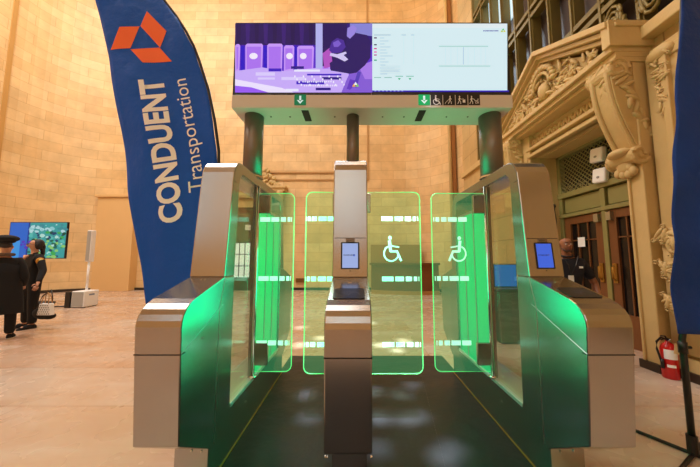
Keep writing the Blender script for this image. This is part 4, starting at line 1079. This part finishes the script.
# bags in the woman's hand
hbg=thing('handbag','white handbag with black spots and tan handles beside the woman','bag',(-5.80,5.20,.33))
bm=bmesh.new()
pr=[(-.15,0),(.15,0),(.11,.25),(-.11,.25)]
a=[bm.verts.new((x,-.05,z)) for x,z in pr]; b=[bm.verts.new((x,.05,z)) for x,z in pr]
bm.faces.new(a); bm.faces.new(b[::-1])
for i in range(4): bm.faces.new((a[i],b[i],b[(i+1)%4],a[(i+1)%4]))
pouch=obj('pouch',bm,WHITEPL,hbg,bevel=.012)
q=[]
for i in range(6):
    for j in range(5):
        x=-.12+.048*i+(.024 if j%2 else 0); z=.03+.045*j
        if abs(x)<.14-.16*z: q.append(([(x+.012*math.cos(k_),-.0515,z+.014*math.sin(k_)) for k_ in (0,1.2,2.4,3.6,4.8)],(20,20,22),1,nn))
picture('spots',q,pouch)
for yy in (-.04,.04):
    bm=bmesh.new(); tube(bm,[(-.08,yy,.24),(-.06,yy*.5,.40),(0,0,.49),(.06,yy*.5,.40),(.08,yy,.24)],.009,6); obj('handle',bm,mat('tan_leather',srgb(186,138,84),.5),hbg,True)
hbg.scale=(.85,.85,.85)
bb=thing('tote_bag','slouched black bag hanging beside the spotted handbag','bag',(-6.10,5.42,.20))
bm=bmesh.new(); ball(bm,(0,0,.12),.21,.055,.12,seg=14); ball(bm,(.1,0,.07),.16,.05,.07,seg=12); obj('pouch',bm,BLK,bb,True)
bm=bmesh.new(); tube(bm,[(-.14,0,.22),(-.04,.0,.45),(.12,.0,.57),(.16,0,.40),(.14,0,.12)],.010,6); obj('strap',bm,BLACK,bb,True)
# ------------------------------------------------------------------ lights
def area(name,loc,rot,sx,sy,e,col):
    l=bpy.data.lights.new(name,'AREA'); l.shape='RECTANGLE'; l.size=sx; l.size_y=sy; l.energy=e; l.color=col
    o=bpy.data.objects.new(name,l); C.objects.link(o); o.location=loc; o.rotation_euler=rot; return o
area('hall_chandelier_light',(-8.5,4.0,15.8),(0,0,0),7,7,2300,(1,.96,.91))
area('hall_skylight',(-2.5,3.2,15.8),(0,0,0),5,2.2,200,(.86,.93,1))
area('front_wall_fill',(-3,-6,12),(R(-78),0,0),8,3,900,(1,.88,.70))  # added fill on the unseen front wall, so the steel posts reflect it
area('warm_wall_light',(1.2,5.0,14.5),(R(50),0,R(-8)),3,2,260,(1,.66,.36))
def glint_spot(tx,ty,e,ang):  # added narrow cool spots standing in for bluish reflections on mats and marble
    l=bpy.data.lights.new('floor_glint_spot','SPOT'); l.energy=e; l.color=(.74,.88,1); l.spot_size=R(ang); l.spot_blend=1; l.shadow_soft_size=.08
    o=bpy.data.objects.new('floor_glint_spot',l); C.objects.link(o); o.location=(tx+.25,-1.5,14.0)
    o.rotation_euler=(Vector((tx,ty,0))-o.location).to_track_quat('-Z','Y').to_euler()
for tx,ty,e,ang in ((.60,2.02,60000,.85),(.70,2.12,45000,.7),(.42,2.48,80000,.8),(.54,2.52,60000,.6),(.20,2.50,110000,.8),(.18,2.95,110000,.8),(.15,2.12,40000,.8),(.62,3.1,50000,.7),(-.5,2.9,70000,1.0),(-.40,2.5,50000,.9),(.45,2.9,70000,.6),
    (.4,4.5,45000,1.2),(.8,4.75,40000,1.1),(-.9,4.5,45000,1.2),(-.6,4.9,40000,1.2),(.1,5.1,40000,1.2),(.62,4.25,40000,.9),(.3,6.0,30000,1.3),(-1.1,5.6,30000,1.3)): glint_spot(tx,ty,e,ang)
w=bpy.data.worlds.new('World'); bpy.context.scene.world=w; w.use_nodes=True
w.node_tree.nodes['Background'].inputs[0].default_value=(.9,.8,.7,1); w.node_tree.nodes['Background'].inputs[1].default_value=.3
# ------------------------------------------------------------------ camera
cam=bpy.data.cameras.new('camera'); co=bpy.data.objects.new('camera',cam); C.objects.link(co)
cam.sensor_width=36; cam.lens=36*FL/700; cam.shift_x=-6/700; cam.clip_end=100
co.location=(0,0,HC); co.rotation_euler=(PI/2+TH,0,0)
sc=bpy.context.scene; sc.camera=co
sc.view_settings.view_transform='Standard'; sc.view_settings.look='None'; sc.view_settings.gamma=1; sc.view_settings.exposure=-.32
sc.view_settings.use_curve_mapping=False
sc.cycles.transparent_max_bounces=24
